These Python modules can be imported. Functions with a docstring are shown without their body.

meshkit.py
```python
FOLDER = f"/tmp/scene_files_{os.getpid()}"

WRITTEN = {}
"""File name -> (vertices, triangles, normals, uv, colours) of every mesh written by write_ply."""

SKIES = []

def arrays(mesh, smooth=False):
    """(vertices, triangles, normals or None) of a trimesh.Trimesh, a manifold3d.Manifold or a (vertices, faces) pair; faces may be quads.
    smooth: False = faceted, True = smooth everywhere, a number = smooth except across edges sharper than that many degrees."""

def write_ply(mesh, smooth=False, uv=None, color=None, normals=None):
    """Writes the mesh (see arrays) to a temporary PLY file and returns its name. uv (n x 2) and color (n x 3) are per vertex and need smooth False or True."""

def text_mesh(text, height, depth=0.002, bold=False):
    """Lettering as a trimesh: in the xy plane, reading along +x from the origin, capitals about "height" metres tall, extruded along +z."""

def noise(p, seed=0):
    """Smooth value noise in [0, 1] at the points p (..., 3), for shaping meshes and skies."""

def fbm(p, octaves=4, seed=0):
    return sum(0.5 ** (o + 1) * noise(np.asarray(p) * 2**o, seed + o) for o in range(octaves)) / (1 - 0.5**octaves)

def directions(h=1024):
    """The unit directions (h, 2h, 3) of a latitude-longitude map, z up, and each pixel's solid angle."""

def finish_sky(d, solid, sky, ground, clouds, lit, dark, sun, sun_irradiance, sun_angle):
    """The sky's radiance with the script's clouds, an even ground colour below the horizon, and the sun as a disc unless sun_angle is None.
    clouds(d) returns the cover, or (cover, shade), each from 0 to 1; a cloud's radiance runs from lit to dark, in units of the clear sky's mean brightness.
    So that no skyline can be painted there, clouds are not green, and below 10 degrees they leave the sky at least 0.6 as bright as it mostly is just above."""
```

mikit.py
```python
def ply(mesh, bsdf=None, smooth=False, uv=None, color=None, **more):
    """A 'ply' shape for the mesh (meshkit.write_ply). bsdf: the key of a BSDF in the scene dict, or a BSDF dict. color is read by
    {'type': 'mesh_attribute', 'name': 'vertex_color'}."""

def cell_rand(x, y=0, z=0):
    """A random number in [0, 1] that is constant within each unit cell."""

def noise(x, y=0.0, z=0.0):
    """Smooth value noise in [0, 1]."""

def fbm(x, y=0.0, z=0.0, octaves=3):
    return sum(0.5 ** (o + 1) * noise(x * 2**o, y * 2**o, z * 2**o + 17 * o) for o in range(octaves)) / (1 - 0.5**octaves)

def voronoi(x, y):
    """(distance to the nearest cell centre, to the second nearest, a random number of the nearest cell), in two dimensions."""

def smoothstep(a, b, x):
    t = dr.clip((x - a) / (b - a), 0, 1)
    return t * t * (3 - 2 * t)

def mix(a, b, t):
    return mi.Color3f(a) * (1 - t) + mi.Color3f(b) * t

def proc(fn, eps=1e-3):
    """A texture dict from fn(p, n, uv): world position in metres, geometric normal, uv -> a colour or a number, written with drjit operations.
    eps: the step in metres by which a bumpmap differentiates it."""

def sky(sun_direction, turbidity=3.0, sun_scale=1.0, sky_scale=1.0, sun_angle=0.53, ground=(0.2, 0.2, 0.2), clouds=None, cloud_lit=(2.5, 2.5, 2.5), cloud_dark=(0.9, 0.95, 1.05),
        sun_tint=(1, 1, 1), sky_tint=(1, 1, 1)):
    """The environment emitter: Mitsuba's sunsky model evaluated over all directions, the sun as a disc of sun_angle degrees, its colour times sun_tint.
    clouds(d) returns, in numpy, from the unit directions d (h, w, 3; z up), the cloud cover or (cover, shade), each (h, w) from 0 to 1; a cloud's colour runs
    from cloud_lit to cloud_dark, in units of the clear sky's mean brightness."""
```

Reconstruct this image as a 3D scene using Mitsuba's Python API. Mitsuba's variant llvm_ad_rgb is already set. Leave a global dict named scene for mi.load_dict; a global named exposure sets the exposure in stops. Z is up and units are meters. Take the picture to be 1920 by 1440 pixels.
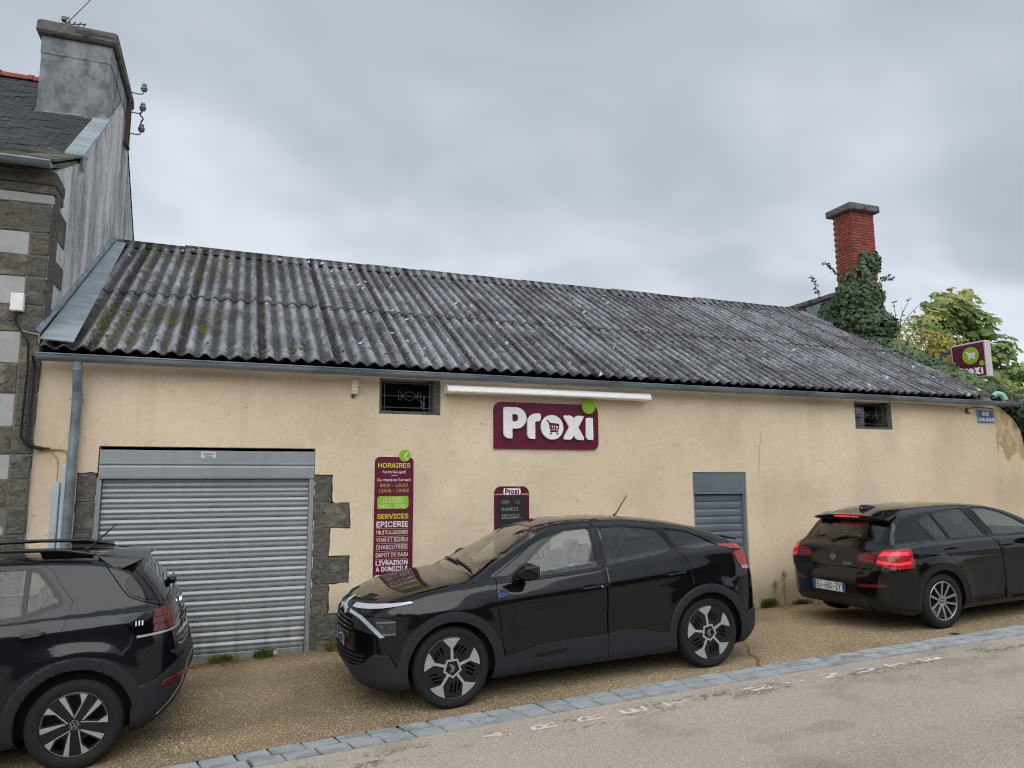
import math, random
import numpy as np, trimesh, drjit as dr, mitsuba as mi, mikit, meshkit, manifold3d as m3
from shapely.geometry import Polygon, Point, LineString, box as sbox, MultiPolygon
from shapely.ops import unary_union
from shapely import affinity
from scipy.interpolate import PchipInterpolator
from scipy.ndimage import gaussian_filter1d
from scipy.spatial import Delaunay
from mikit import noise, fbm, voronoi, cell_rand, smoothstep, mix, proc
T = mi.ScalarTransform4f
scene, labels = {}, {}

# ---------------------------------------------------------------- camera, sky, exposure
EYE = np.array([0.0, 0.0, 1.95])
FW = np.array([0.35259517, 0.92539511, 0.1389983])
UP = np.array([-0.04391143, -0.13201235, 0.99027497])
scene['camera'] = {'type': 'perspective', 'fov': 2 * math.degrees(math.atan(960 / 1364.104)), 'fov_axis': 'x', 'near_clip': 0.05, 'far_clip': 3000.0,
                   'to_world': T().look_at(origin=EYE.tolist(), target=(EYE + FW).tolist(), up=UP.tolist())}

def cloud_field(d):
    z = np.maximum(d[..., 2], 0.02)
    q = np.stack([d[..., 0] / (z + 0.22), d[..., 1] / (z + 0.22), np.full_like(z, 3.7)], -1)
    w = meshkit.fbm(q * 1.1 + 9.0, 3, 5)
    a = meshkit.fbm(q * np.array([0.85, 1.15, 1]) + w[..., None] * 0.9 + np.array([2.2, 0.6, 0]), 5, SKY_SEED)
    b = meshkit.fbm(q * 3.1 + 4.0, 4, 23)
    s = (a - 0.5) * 3.2 + (b - 0.5) * 0.6 + 0.27 + 0.52 * np.clip((z - 0.16) / 0.45, 0, 1)
    return np.ones_like(z), 0.5 + 0.5 * np.tanh(2.0 * (s - 0.5))
SKY_SEED = 11
scene['sky'] = mikit.sky([-0.25, -0.60, 0.68], turbidity=4, sun_scale=0.48, sun_angle=75, sun_tint=(0.80, 0.97, 1.24), clouds=cloud_field, cloud_lit=(2.10, 2.25, 2.48), cloud_dark=(1.0, 1.15, 1.34), ground=(0.16, 0.15, 0.14))
exposure = 2.02

# ---------------------------------------------------------------- helpers
def lin(r, g, b, k=1.0):
    return [k * (c / 12.92 if c <= 0.04045 else ((c + 0.055) / 1.055) ** 2.4) for c in (r / 255, g / 255, b / 255)]

def numbered(name):
    if name not in taken:
        taken.add(name); return name
    i = 1
    while f'{name}_{i:03d}' in taken: i += 1
    k = f'{name}_{i:03d}'; taken.add(k); return k
taken = set()

def thing(name, label, cat, group=None, kind=None):
    k = numbered(name)
    labels[k] = {'label': label, 'category': cat}
    if group: labels[k]['group'] = group
    if kind: labels[k]['kind'] = kind
    return k

def put(key, mesh, bsdf, smooth=False, **kw):
    scene[key] = mikit.ply(mesh, bsdf, smooth=smooth, **kw)
    return key

def part(parent, name, mesh, bsdf, smooth=False, label=None, kind=None, **kw):
    k = numbered(parent + '__' + name)
    put(k, mesh, bsdf, smooth, **kw)
    if label or kind:
        labels[k] = {}
        if label: labels[k]['label'] = label
        if kind: labels[k]['kind'] = kind
    return k

def solo(name, mesh, bsdf, label, cat, smooth=False, group=None, kind=None, **kw):
    k = thing(name, label, cat, group, kind)
    return put(k, mesh, bsdf, smooth, **kw)

def cat(ms):
    return trimesh.util.concatenate([m for m in ms])

def box(x0, x1, y0, y1, z0, z1):
    m = trimesh.creation.box((x1 - x0, y1 - y0, z1 - z0))
    m.apply_translation(((x0 + x1) / 2, (y0 + y1) / 2, (z0 + z1) / 2))
    return m

def hull(pts):
    return trimesh.convex.convex_hull(np.asarray(pts, float))

def chbox(x0, x1, y0, y1, z0, z1, c=0.006, jit=0.0, rng=None):
    P = []
    for sx in (0, 1):
        for sy in (0, 1):
            for sz in (0, 1):
                b = np.array([(x0, x1)[sx], (y0, y1)[sy], (z0, z1)[sz]])
                if jit: b = b + (rng.random(3) - 0.5) * jit
                i = np.array([1 - 2 * sx, 1 - 2 * sy, 1 - 2 * sz]) * c
                P += [b + i * (0, 1, 1), b + i * (1, 0, 1), b + i * (1, 1, 0)]
    return hull(P)

def extr(poly, y_back, depth):
    """shapely polygon in (x, z) -> solid whose front faces -y at y_back - depth."""
    out = []
    for g in getattr(poly, 'geoms', [poly]):
        if g.area < 1e-9: continue
        m = trimesh.creation.extrude_polygon(g, depth, engine='earcut')
        v = m.vertices.copy()
        m.vertices = np.stack([v[:, 0], y_back - v[:, 2], v[:, 1]], 1)
        out.append(m)
    return cat(out)

def rot90(m, x):
    """a solid made in (x, z) facing -y, turned so that it faces -x at plane x: (x, y, z) -> (x + y, -x, z)"""
    v = m.vertices.copy()
    m.vertices = np.stack([x + v[:, 1], -v[:, 0], v[:, 2]], 1)
    return m

def rbox2(x0, x1, z0, z1, r=(0.02, 0.02, 0.02, 0.02), n=8):
    """2-D box with four corner radii: top-left, top-right, bottom-right, bottom-left"""
    pts = []
    for (cx, cz, rr, a0) in ((x0, z1, r[0], 180), (x1, z1, r[1], 90), (x1, z0, r[2], 0), (x0, z0, r[3], -90)):
        sx = 1 if cx == x0 else -1; sz = -1 if cz == z1 else 1
        ox, oz = cx + sx * rr, cz + sz * rr
        for i in range(n + 1):
            a = math.radians(a0 - 90 * i / n)
            pts.append((ox + rr * math.cos(a), oz + rr * math.sin(a)))
    return Polygon(pts).buffer(0)

def tube(pts, r, sec=8, closed=False):
    P = np.asarray(pts, float); n = len(P)
    tg = np.gradient(P, axis=0); tg /= np.linalg.norm(tg, axis=1, keepdims=True) + 1e-12
    ref = np.array([0, 0, 1.0]) if abs(tg[0][2]) < 0.9 else np.array([1.0, 0, 0])
    rr = np.broadcast_to(r, n)
    V = []
    u = np.cross(tg[0], ref); u /= np.linalg.norm(u)
    for i in range(n):
        u = u - tg[i] * (u @ tg[i]); u /= np.linalg.norm(u); w = np.cross(tg[i], u)
        a = np.arange(sec) * 2 * np.pi / sec
        V.append(P[i] + rr[i] * (np.cos(a)[:, None] * u + np.sin(a)[:, None] * w))
    V = np.vstack(V); F = []
    for i in range(n - 1):
        for k in range(sec):
            a, b = i * sec + k, i * sec + (k + 1) % sec
            F += [[a, b, b + sec], [a, b + sec, a + sec]]
    c0, c1 = len(V), len(V) + 1
    V = np.vstack([V, P[:1], P[-1:]])
    for k in range(sec):
        F += [[c0, (k + 1) % sec, k], [c1, (n - 1) * sec + k, (n - 1) * sec + (k + 1) % sec]]
    m = trimesh.Trimesh(V, np.array(F), process=False)
    if m.volume < 0: m.invert()
    return m

def smooth_path(pts, n=40):
    P = np.asarray(pts, float)
    t = np.r_[0, np.cumsum(np.linalg.norm(np.diff(P, axis=0), axis=1))]
    q = np.linspace(0, t[-1], n)
    return np.stack([gaussian_filter1d(np.interp(q, t, P[:, k]), 0.7, mode='nearest') for k in range(3)], 1)

def grid_mesh(P, flip=False):
    """(a, b, 3) points -> open sheet"""
    a, b = P.shape[:2]
    i = np.arange(a * b).reshape(a, b)
    q = np.stack([i[:-1, :-1], i[1:, :-1], i[1:, 1:], i[:-1, 1:]], -1).reshape(-1, 4)
    f = np.vstack([q[:, [0, 1, 2]], q[:, [0, 2, 3]]])
    if flip: f = f[:, ::-1]
    return trimesh.Trimesh(P.reshape(-1, 3), f, process=False)

def text(s, h, depth=0.002, bold=False, width=None, align='c'):
    """lettering in (x, z), facing -y, baseline z = 0; width: squeezed or stretched to it"""
    m = meshkit.text_mesh(s, h, depth, bold)
    v = m.vertices.copy()
    x0, x1 = v[:, 0].min(), v[:, 0].max()
    k = 1.0 if width is None else width / (x1 - x0)
    xx = (v[:, 0] - (x0 + x1) / 2) * k
    if align == 'l': xx = (v[:, 0] - x0) * k
    m.vertices = np.stack([xx, -v[:, 2], v[:, 1]], 1)
    return m

def moved(m, x=0, y=0, z=0):
    m = m.copy(); m.apply_translation((x, y, z)); return m

def revolve_y(profile, n=48):
    """profile [(radius, y)] about the y axis, outward faces for a profile running from +y to -y on the outside"""
    pr = np.asarray(profile, float); a = np.arange(n) * 2 * np.pi / n
    P = np.stack([pr[None, :, 0] * np.cos(a)[:, None], np.broadcast_to(pr[None, :, 1], (n, len(pr))), pr[None, :, 0] * np.sin(a)[:, None]], -1)
    P = np.concatenate([P, P[:1]], 0)
    return grid_mesh(P)

# the ground: the parking strip and road rise towards +x, twisted a little towards the wall
def zc(x): return np.interp(x, [-60, -11, -1, 1.87, 4.54, 7.9, 20, 80], [-1.2, -0.55, -0.10, 0.041, 0.145, 0.26, 0.66, 1.6])
def zw(x): return np.where(np.asarray(x) > -10, 0.075 + 0.0153 * np.asarray(x), -0.078)
def gz(x, y):
    x = np.asarray(x, float); y = np.asarray(y, float)
    t = np.clip((y - 6.4) / 2.5, 0, 1)
    return zc(x) * (1 - t) + np.maximum(zw(x), -0.4) * t + np.minimum(0, np.maximum(y, -4) - 6.1) * 0.012
# ---------------------------------------------------------------- materials
def pbr(col, rough=0.6, metal=0.0, spec=0.5, bump=None, bscale=1.0, **kw):
    b = {'type': 'principled', 'base_color': col if isinstance(col, dict) else {'type': 'rgb', 'value': list(col)}, 'roughness': rough, 'metallic': metal, 'specular': spec, **kw}
    if bump is not None:
        b = {'type': 'bumpmap', 'arbitrary': bump, 'scale': bscale, 'b': b}
    return {'type': 'twosided', 'b': b}

def C3(c): return mi.Color3f(*c)
def spots(p, s, seed=0.0): return voronoi(p.x * s + seed, (p.y * 0.731 + p.z) * s + seed * 2)

def stucco_col(p, n, uv):
    base = mix(lin(235, 215, 187), lin(223, 202, 174), smoothstep(0.25, 0.75, fbm(p.x * 0.7, p.z * 0.9, p.y, 4)))
    f = fbm(p.x * 26, p.z * 34, p.y * 20, 2)
    base = base * (0.93 + 0.14 * f)
    streak = smoothstep(0.45, 0.8, fbm(p.x * 1.6, p.z * 1.1, 2.0, 5)) * 0.22
    base = mix(base, lin(160, 144, 122), streak)
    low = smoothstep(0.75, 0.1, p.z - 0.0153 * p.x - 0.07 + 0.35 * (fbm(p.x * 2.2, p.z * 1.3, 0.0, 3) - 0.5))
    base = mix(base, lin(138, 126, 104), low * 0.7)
    pit = smoothstep(0.026, 0.014, voronoi(p.x * 2.6, p.z * 2.6)[0]) * smoothstep(0.55, 0.6, noise(p.x * 2.1, p.z * 1.7))
    cx = p.x - 7.36 - 0.10 * (fbm(p.z * 3.0, 1.0, 0.0, 4) - 0.5) * 2 - 0.10 * (p.z - 2.1)
    crack = smoothstep(0.012, 0.004, dr.abs(cx)) * smoothstep(2.05, 2.15, p.z) * smoothstep(2.85, 2.6, p.z)
    base = mix(base, lin(128, 106, 80), dr.clip(crack, 0, 1) * 0.45)
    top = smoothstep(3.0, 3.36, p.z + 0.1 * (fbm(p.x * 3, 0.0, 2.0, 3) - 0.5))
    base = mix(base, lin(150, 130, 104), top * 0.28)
    drip = smoothstep(0.55, 0.75, fbm(p.x * 9.0, p.z * 0.35, 7.0, 3)) * smoothstep(1.6, 3.3, p.z) * smoothstep(0.45, 0.6, noise(p.x * 1.1, 3.0))
    base = mix(base, lin(140, 124, 102), drip * 0.12)
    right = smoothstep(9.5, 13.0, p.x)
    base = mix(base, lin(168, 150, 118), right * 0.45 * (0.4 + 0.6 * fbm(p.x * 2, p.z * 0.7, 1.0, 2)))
    return mix(base, lin(110, 90, 70), pit * 0.8)
def stucco_bump(p, n, uv):
    return fbm(p.x * 42, p.z * 60, p.y * 42, 3) + 0.7 * noise(p.x * 14, p.z * 22, p.y * 14)
M = scene
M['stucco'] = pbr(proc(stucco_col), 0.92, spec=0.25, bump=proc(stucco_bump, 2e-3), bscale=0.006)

def patch_col(p, n, uv):
    f = fbm(p.x * 9, p.z * 7, p.y * 9, 4)
    a = mix(lin(172, 150, 116), lin(206, 186, 150), smoothstep(0.3, 0.7, f))
    return mix(a, lin(112, 98, 76), smoothstep(0.62, 0.75, fbm(p.x * 4 + 7, p.z * 3, p.y * 4, 3)) * 0.7)
def patch_bump(p, n, uv): return fbm(p.x * 12, p.z * 12, p.y * 12, 4)
M['rough_render'] = pbr(proc(patch_col), 0.95, spec=0.2, bump=proc(patch_bump, 3e-3), bscale=0.03)

def stone_fn(a, b, seed):
    def fn(p, n, uv):
        q = p.x * 1.0 + p.y * 0.8
        f = fbm(q * 30 + seed, p.z * 30, p.y * 11, 3)
        g = fbm(q * 4 + seed, p.z * 5, 1.0, 3)
        c = mix(lin(*a), lin(*b), 0.55 * f + 0.45 * g)
        sp = smoothstep(0.6, 0.75, noise(q * 70, p.z * 70, p.y * 60))
        c = c * (0.72 + 0.56 * noise(q * 38, p.z * 46, p.y * 30))
        return mix(mix(c, lin(50, 48, 45), sp * 0.45), lin(188, 176, 150), smoothstep(0.62, 0.78, g) * 0.22)
    return fn
def stone_bump(p, n, uv): return fbm(p.x * 45, p.z * 45, p.y * 45, 3) + 0.8 * noise(p.x * 16, p.y * 16, p.z * 16)
def light_stone(p, n, uv):
    return mix(lin(182, 183, 182), lin(158, 159, 158), 0.6 * fbm(p.x * 9 + p.y * 7, p.z * 9, 1.0, 4) + 0.4 * noise(p.x * 60, p.z * 60, p.y * 60))
SB = proc(stone_bump, 2e-3)
M['stone_dark'] = pbr(proc(stone_fn((114, 112, 106), (86, 85, 81), 0.0)), 0.95, spec=0.2, bump=SB, bscale=0.026)
M['stone_grey'] = pbr(proc(stone_fn((112, 110, 104), (82, 82, 78), 5.0)), 0.95, spec=0.2, bump=SB, bscale=0.026)
M['stone_brown'] = pbr(proc(stone_fn((120, 115, 105), (92, 88, 80), 9.0)), 0.95, spec=0.2, bump=SB, bscale=0.026)
M['stone_light'] = pbr(proc(light_stone), 0.95, spec=0.2, bump=SB, bscale=0.004)
M['mortar'] = pbr(lin(120, 114, 102), 0.95, spec=0.1)

def gable_col(p, n, uv):
    h = p.y * 1.0 + p.x * 0.6
    st = fbm(h * 4.2 + 0.35 * fbm(h * 3, p.z * 1.5, 0.0, 3), p.z * 0.55, 1.0, 4)
    f = fbm(h * 14, p.z * 14, 3.0, 4)
    big = fbm(h * 1.1, p.z * 0.6 + 4, 6.0, 3)
    c = mix(lin(214, 212, 208), lin(142, 143, 145), smoothstep(0.32, 0.70, 0.45 * st + 0.35 * big + 0.2 * f))
    c = mix(c, lin(92, 92, 92), smoothstep(0.52, 0.74, 0.5 * f + 0.5 * st) * 0.65)
    c = mix(c, lin(196, 192, 184), smoothstep(0.6, 0.72, f) * 0.4)
    return c
def gable_bump(p, n, uv): return fbm(p.x * 30 + p.y * 30, p.z * 30, 0.0, 4) + 1.5 * fbm(p.y * 5, p.z * 4, 1.0, 3)
M['gable_render'] = pbr(proc(gable_col), 0.95, spec=0.2, bump=proc(gable_bump, 3e-3), bscale=0.012)
def chim_col(p, n, uv):
    h = p.x + p.y
    f = fbm(h * 9, p.z * 7, 3.0, 4); st = fbm(h * 6, p.z * 0.7, 8.0, 3)
    c = mix(lin(156, 159, 163), lin(108, 112, 116), smoothstep(0.25, 0.75, 0.4 * f + 0.6 * st))
    return mix(c, lin(84, 86, 88), smoothstep(0.52, 0.75, 0.5 * f + 0.5 * fbm(h * 25, p.z * 25, 1.0, 3)) * 0.45)
M['chimney_render'] = pbr(proc(chim_col), 0.95, spec=0.2, bump=proc(gable_bump, 3e-3), bscale=0.010)
def cap_col(p, n, uv):
    f = fbm(p.x * 12, p.y * 12, p.z * 12, 4)
    c = mix(lin(128, 126, 122), lin(84, 84, 82), f)
    return mix(c, lin(52, 54, 52), smoothstep(0.55, 0.68, fbm(p.x * 5, p.y * 5, p.z * 9, 3)) * 0.7)
M['cap_concrete'] = pbr(proc(cap_col), 0.95, spec=0.2, bump=SB, bscale=0.01)

def sheet_fn(tone, seed):
    def fn(p, n, uv):
        f = fbm(p.x * 30 + seed, p.y * 20, p.z * 20, 4)
        g = fbm(p.x * 1.3, p.y * 0.9, seed, 3)
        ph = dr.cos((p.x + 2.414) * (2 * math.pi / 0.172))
        c = mix(lin(66, 67, 71), lin(124, 124, 129), smoothstep(-0.7, 1.0, ph + 2.2 * (f - 0.5))) * (tone * (0.85 + 0.30 * g))  # weathered valleys and crests, with corrugation shade also painted into the colour
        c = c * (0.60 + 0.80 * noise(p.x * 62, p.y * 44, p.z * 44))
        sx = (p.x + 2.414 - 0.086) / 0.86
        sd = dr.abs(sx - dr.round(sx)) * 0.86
        c = c * (1 - 0.62 * smoothstep(0.075, 0.03, sd + 0.04 * (f - 0.5)))  # side laps painted darker: grime together with the seam shadow
        blot = fbm(p.x * 1.9 + seed, p.y * 2.6, 8.0, 4)
        c = c * (0.72 + 0.56 * smoothstep(0.3, 0.7, blot))
        lich = smoothstep(0.64, 0.76, fbm(p.x * 60, p.y * 46, 3.0 + seed, 2)) * smoothstep(0.3, 0.62, g + 0.25 * f)
        c = mix(c, lin(160, 159, 156), lich * 0.35)
        dark = smoothstep(0.56, 0.7, fbm(p.x * 11 + 3, p.y * 7, seed, 3))
        c = mix(c, lin(44, 44, 46), dark * 0.4)
        vd, v2, vr = voronoi(p.x * 5.5 + seed, p.y * 4.2)
        pale = smoothstep(0.16, 0.10, vd + 0.18 * (noise(p.x * 40, p.y * 40) - 0.5)) * smoothstep(0.86, 0.88, vr) * smoothstep(0.52, 0.6, fbm(p.x * 0.9, p.y * 0.8, 6.0, 2) + 0.10 * smoothstep(5.0, 1.0, p.x))
        c = mix(c, lin(205, 202, 190), pale * 0.8)
        mossy = smoothstep(1.6, -1.4, p.x) * smoothstep(0.56, 0.66, fbm(p.x * 3.6, p.y * 2.4, 5.0, 4) + 0.09 * smoothstep(0.6, -1.6, p.x)) * smoothstep(0.2, -0.35, n.z - 0.93)
        mossy = mossy * smoothstep(0.40, 0.55, noise(p.x * 30, p.y * 18, 2.0))
        return mix(c, mix(lin(58, 64, 26), lin(96, 92, 34), f), dr.clip(mossy, 0, 1) * 0.75)
    return fn
def sheet_bump(p, n, uv): return fbm(p.x * 55, p.y * 45, p.z * 45, 3)
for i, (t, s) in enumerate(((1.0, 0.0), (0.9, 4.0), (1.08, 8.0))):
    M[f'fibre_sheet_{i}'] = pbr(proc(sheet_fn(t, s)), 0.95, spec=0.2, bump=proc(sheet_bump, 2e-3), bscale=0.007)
def moss_col(p, n, uv): return mix(lin(52, 58, 22), lin(112, 104, 40), fbm(p.x * 25, p.y * 25, p.z * 25, 3))
M['moss'] = pbr(proc(moss_col), 1.0, spec=0.1, bump=SB, bscale=0.02)

def slate_col(p, n, uv):
    a = cell_rand(p.x * 5.0, dr.floor(p.z * 9.0), 1.0)
    f = fbm(p.x * 9, p.y * 9, p.z * 9, 3)
    c = mix(lin(36, 38, 41), lin(62, 64, 67), a * 0.5 + f * 0.5)
    moss = smoothstep(0.56, 0.7, fbm(p.x * 3, p.y * 3, 2.0, 4) + 0.20 * smoothstep(5.9, 5.4, p.z)) * smoothstep(6.7, 5.7, p.z)
    return mix(c, lin(104, 104, 60), moss * 0.6)
M['slate'] = pbr(proc(slate_col), 0.6, spec=0.4)
M['ridge_tile'] = pbr(lin(150, 84, 74), 0.85, spec=0.2, bump=SB, bscale=0.01)

def zinc_fn(c0, c1):
    def fn(p, n, uv):
        f = fbm(p.x * 3, p.y * 8, p.z * 9, 4)
        return mix(lin(*c0), lin(*c1), smoothstep(0.3, 0.7, f)) * (0.94 + 0.1 * noise(p.x * 40, p.y * 40, p.z * 40))
    return fn
M['zinc'] = pbr(proc(zinc_fn((134, 145, 153), (106, 116, 125))), 0.5, 0.35, 0.5)
M['zinc_flashing'] = pbr(proc(zinc_fn((160, 172, 176), (140, 152, 158))), 0.5, 0.25, 0.5)
def slat_col(p, n, uv):
    st = fbm(p.x * 1.4, p.z * 0.7, 2.0, 3); d = fbm(p.x * 18, p.z * 3, 1.0, 3)
    c = mix(lin(166, 171, 174), lin(142, 148, 152), 0.6 * st + 0.4 * d)
    return mix(c, lin(118, 116, 110), smoothstep(0.9, 0.1, p.z) * smoothstep(0.45, 0.7, d) * 0.5)
M['galvanised'] = pbr(proc(slat_col), 0.42, 0.35, 0.5)
def dslat_col(p, n, uv):
    return mix(lin(124, 136, 146), lin(102, 113, 124), fbm(p.x * 3, p.z * 5, 2.0, 3))
M['galvanised_dark'] = pbr(proc(dslat_col), 0.45, 0.35, 0.5)

M['white_metal'] = pbr(lin(236, 236, 234), 0.35, spec=0.5)
M['cream_plastic'] = pbr(lin(206, 196, 170), 0.5)
M['dark_void'] = pbr(lin(14, 15, 18), 0.8, spec=0.2)
M['iron'] = pbr(lin(92, 98, 106), 0.55, 0.4)
M['rust_iron'] = pbr(lin(96, 74, 66), 0.8, 0.2)
M['black_cable'] = pbr(lin(32, 33, 36), 0.55)
M['beige_cable'] = pbr(lin(178, 160, 128), 0.6)
M['grey_conduit'] = pbr(lin(176, 188, 198), 0.45)
M['maroon'] = pbr(lin(98, 24, 52), 0.33, spec=0.5)
M['maroon_dull'] = pbr(lin(88, 28, 54), 0.5)
M['lime'] = pbr(lin(140, 186, 40), 0.4)
M['lime_text'] = pbr(lin(196, 208, 60), 0.5)
M['gold_text'] = pbr(lin(196, 176, 76), 0.5)
M['white_text'] = pbr(lin(238, 236, 238), 0.45)
M['pale_text'] = pbr(lin(226, 232, 200), 0.45)
M['chalkboard'] = pbr(lin(30, 32, 36), 0.7)
M['chalk'] = pbr(lin(150, 150, 150), 0.95)
M['enamel_blue'] = pbr(lin(34, 62, 110), 0.25)
M['enamel_edge'] = pbr(lin(150, 166, 190), 0.3)
M['sign_side'] = pbr(lin(196, 192, 190), 0.45)
M['glass_insulator'] = pbr(lin(88, 104, 100), 0.15, spec=0.7)
M['pale_green'] = pbr(lin(150, 196, 176), 0.5)
M['sticker'] = pbr(lin(205, 212, 214), 0.6)

def brick_fn(seed):
    def fn(p, n, uv):
        f = fbm(p.x * 20 + seed, p.z * 20, p.y * 20, 3)
        k = 0.86 + 0.028 * seed
        return mix(lin(160, 90, 78), lin(118, 64, 58), f + 0.25 * (noise(p.x * 5, p.y * 5, p.z * 14 + seed) - 0.5)) * k
    return fn
for i in range(3): M[f'brick_{i}'] = pbr(proc(brick_fn(i * 5.0)), 0.9, spec=0.2, bump=SB, bscale=0.004)
M['brick_mortar'] = pbr(lin(138, 116, 106), 0.95, spec=0.1)

def park_col(p, n, uv):
    d1, d2, r = voronoi(p.x * 85, p.y * 85)
    c = mix(lin(126, 108, 84), lin(180, 160, 130), r)
    c = mix(c, lin(84, 70, 52), smoothstep(0.35, 0.62, d1) * 0.75)
    c = mix(c, lin(222, 204, 168), smoothstep(0.93, 0.97, r) * 0.7)
    big = fbm(p.x * 0.8, p.y * 1.1, 2.0, 4)
    c = c * (0.78 + 0.44 * big)
    wet = smoothstep(0.54, 0.70, fbm(p.x * 1.1 + 5, p.y * 1.6, 9.0, 4))
    c = mix(c, c * 0.62, wet * 0.6)
    edge = smoothstep(8.45, 8.9, p.y + 0.25 * (fbm(p.x * 3, p.y * 3, 0.0, 3) - 0.5))
    c = mix(c, mix(lin(70, 62, 46), lin(120, 100, 68), fbm(p.x * 30, p.y * 30, 0.0, 2)), edge * 0.7)
    crack = smoothstep(0.03, 0.012, dr.abs(p.x - 5.05 - 0.55 * (p.y - 6.3) - 0.10 * (fbm(p.y * 5, 0.0, 0.0, 3) - 0.5))) * smoothstep(7.5, 6.6, p.y)
    return mix(c, lin(50, 42, 32), dr.clip(crack, 0, 1) * 0.6)
def park_bump(p, n, uv): return smoothstep(0.7, 0.0, voronoi(p.x * 85, p.y * 85)[0])
M['aggregate'] = pbr(proc(park_col), 0.9, spec=0.25, bump=proc(park_bump, 1.5e-3), bscale=0.0035)

def road_col(p, n, uv):
    d1, d2, r = voronoi(p.x * 110, p.y * 110)
    c = mix(lin(154, 143, 130), lin(186, 175, 161), r)
    c = mix(c, lin(118, 106, 97), smoothstep(0.4, 0.66, d1) * 0.45)
    c = mix(c, lin(204, 198, 188), smoothstep(0.94, 0.98, r) * 0.4)
    big = fbm(p.x * 0.5, p.y * 0.9, 2.0, 4)
    c = c * (0.84 + 0.32 * big)
    trk = smoothstep(0.55, 0.1, dr.abs(p.y - 3.9)) + smoothstep(0.55, 0.1, dr.abs(p.y - 2.2))
    c = c * (1 - 0.10 * trk * (0.5 + fbm(p.x * 0.6, p.y * 3, 4.0, 3)))
    oil = smoothstep(0.62, 0.74, fbm(p.x * 1.6 + 9, p.y * 2.6, 1.0, 4))
    c = mix(c, c * 0.72, oil * 0.6)
    band = smoothstep(0.20, 0.05, dr.abs(p.y - 5.60 + 0.02 * p.x * 0 + 0.06 * (noise(p.x * 1.3) - 0.5)))
    worn = smoothstep(0.46, 0.60, fbm(p.x * 3, p.y * 9, 3.0, 3)) * smoothstep(0.42, 0.60, fbm(p.x * 34, p.y * 46, 3.0, 3)) * band
    c = mix(c, lin(84, 74, 62), worn * 0.7)
    return c
def road_bump(p, n, uv): return smoothstep(0.7, 0.0, voronoi(p.x * 95, p.y * 95)[0])
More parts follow.
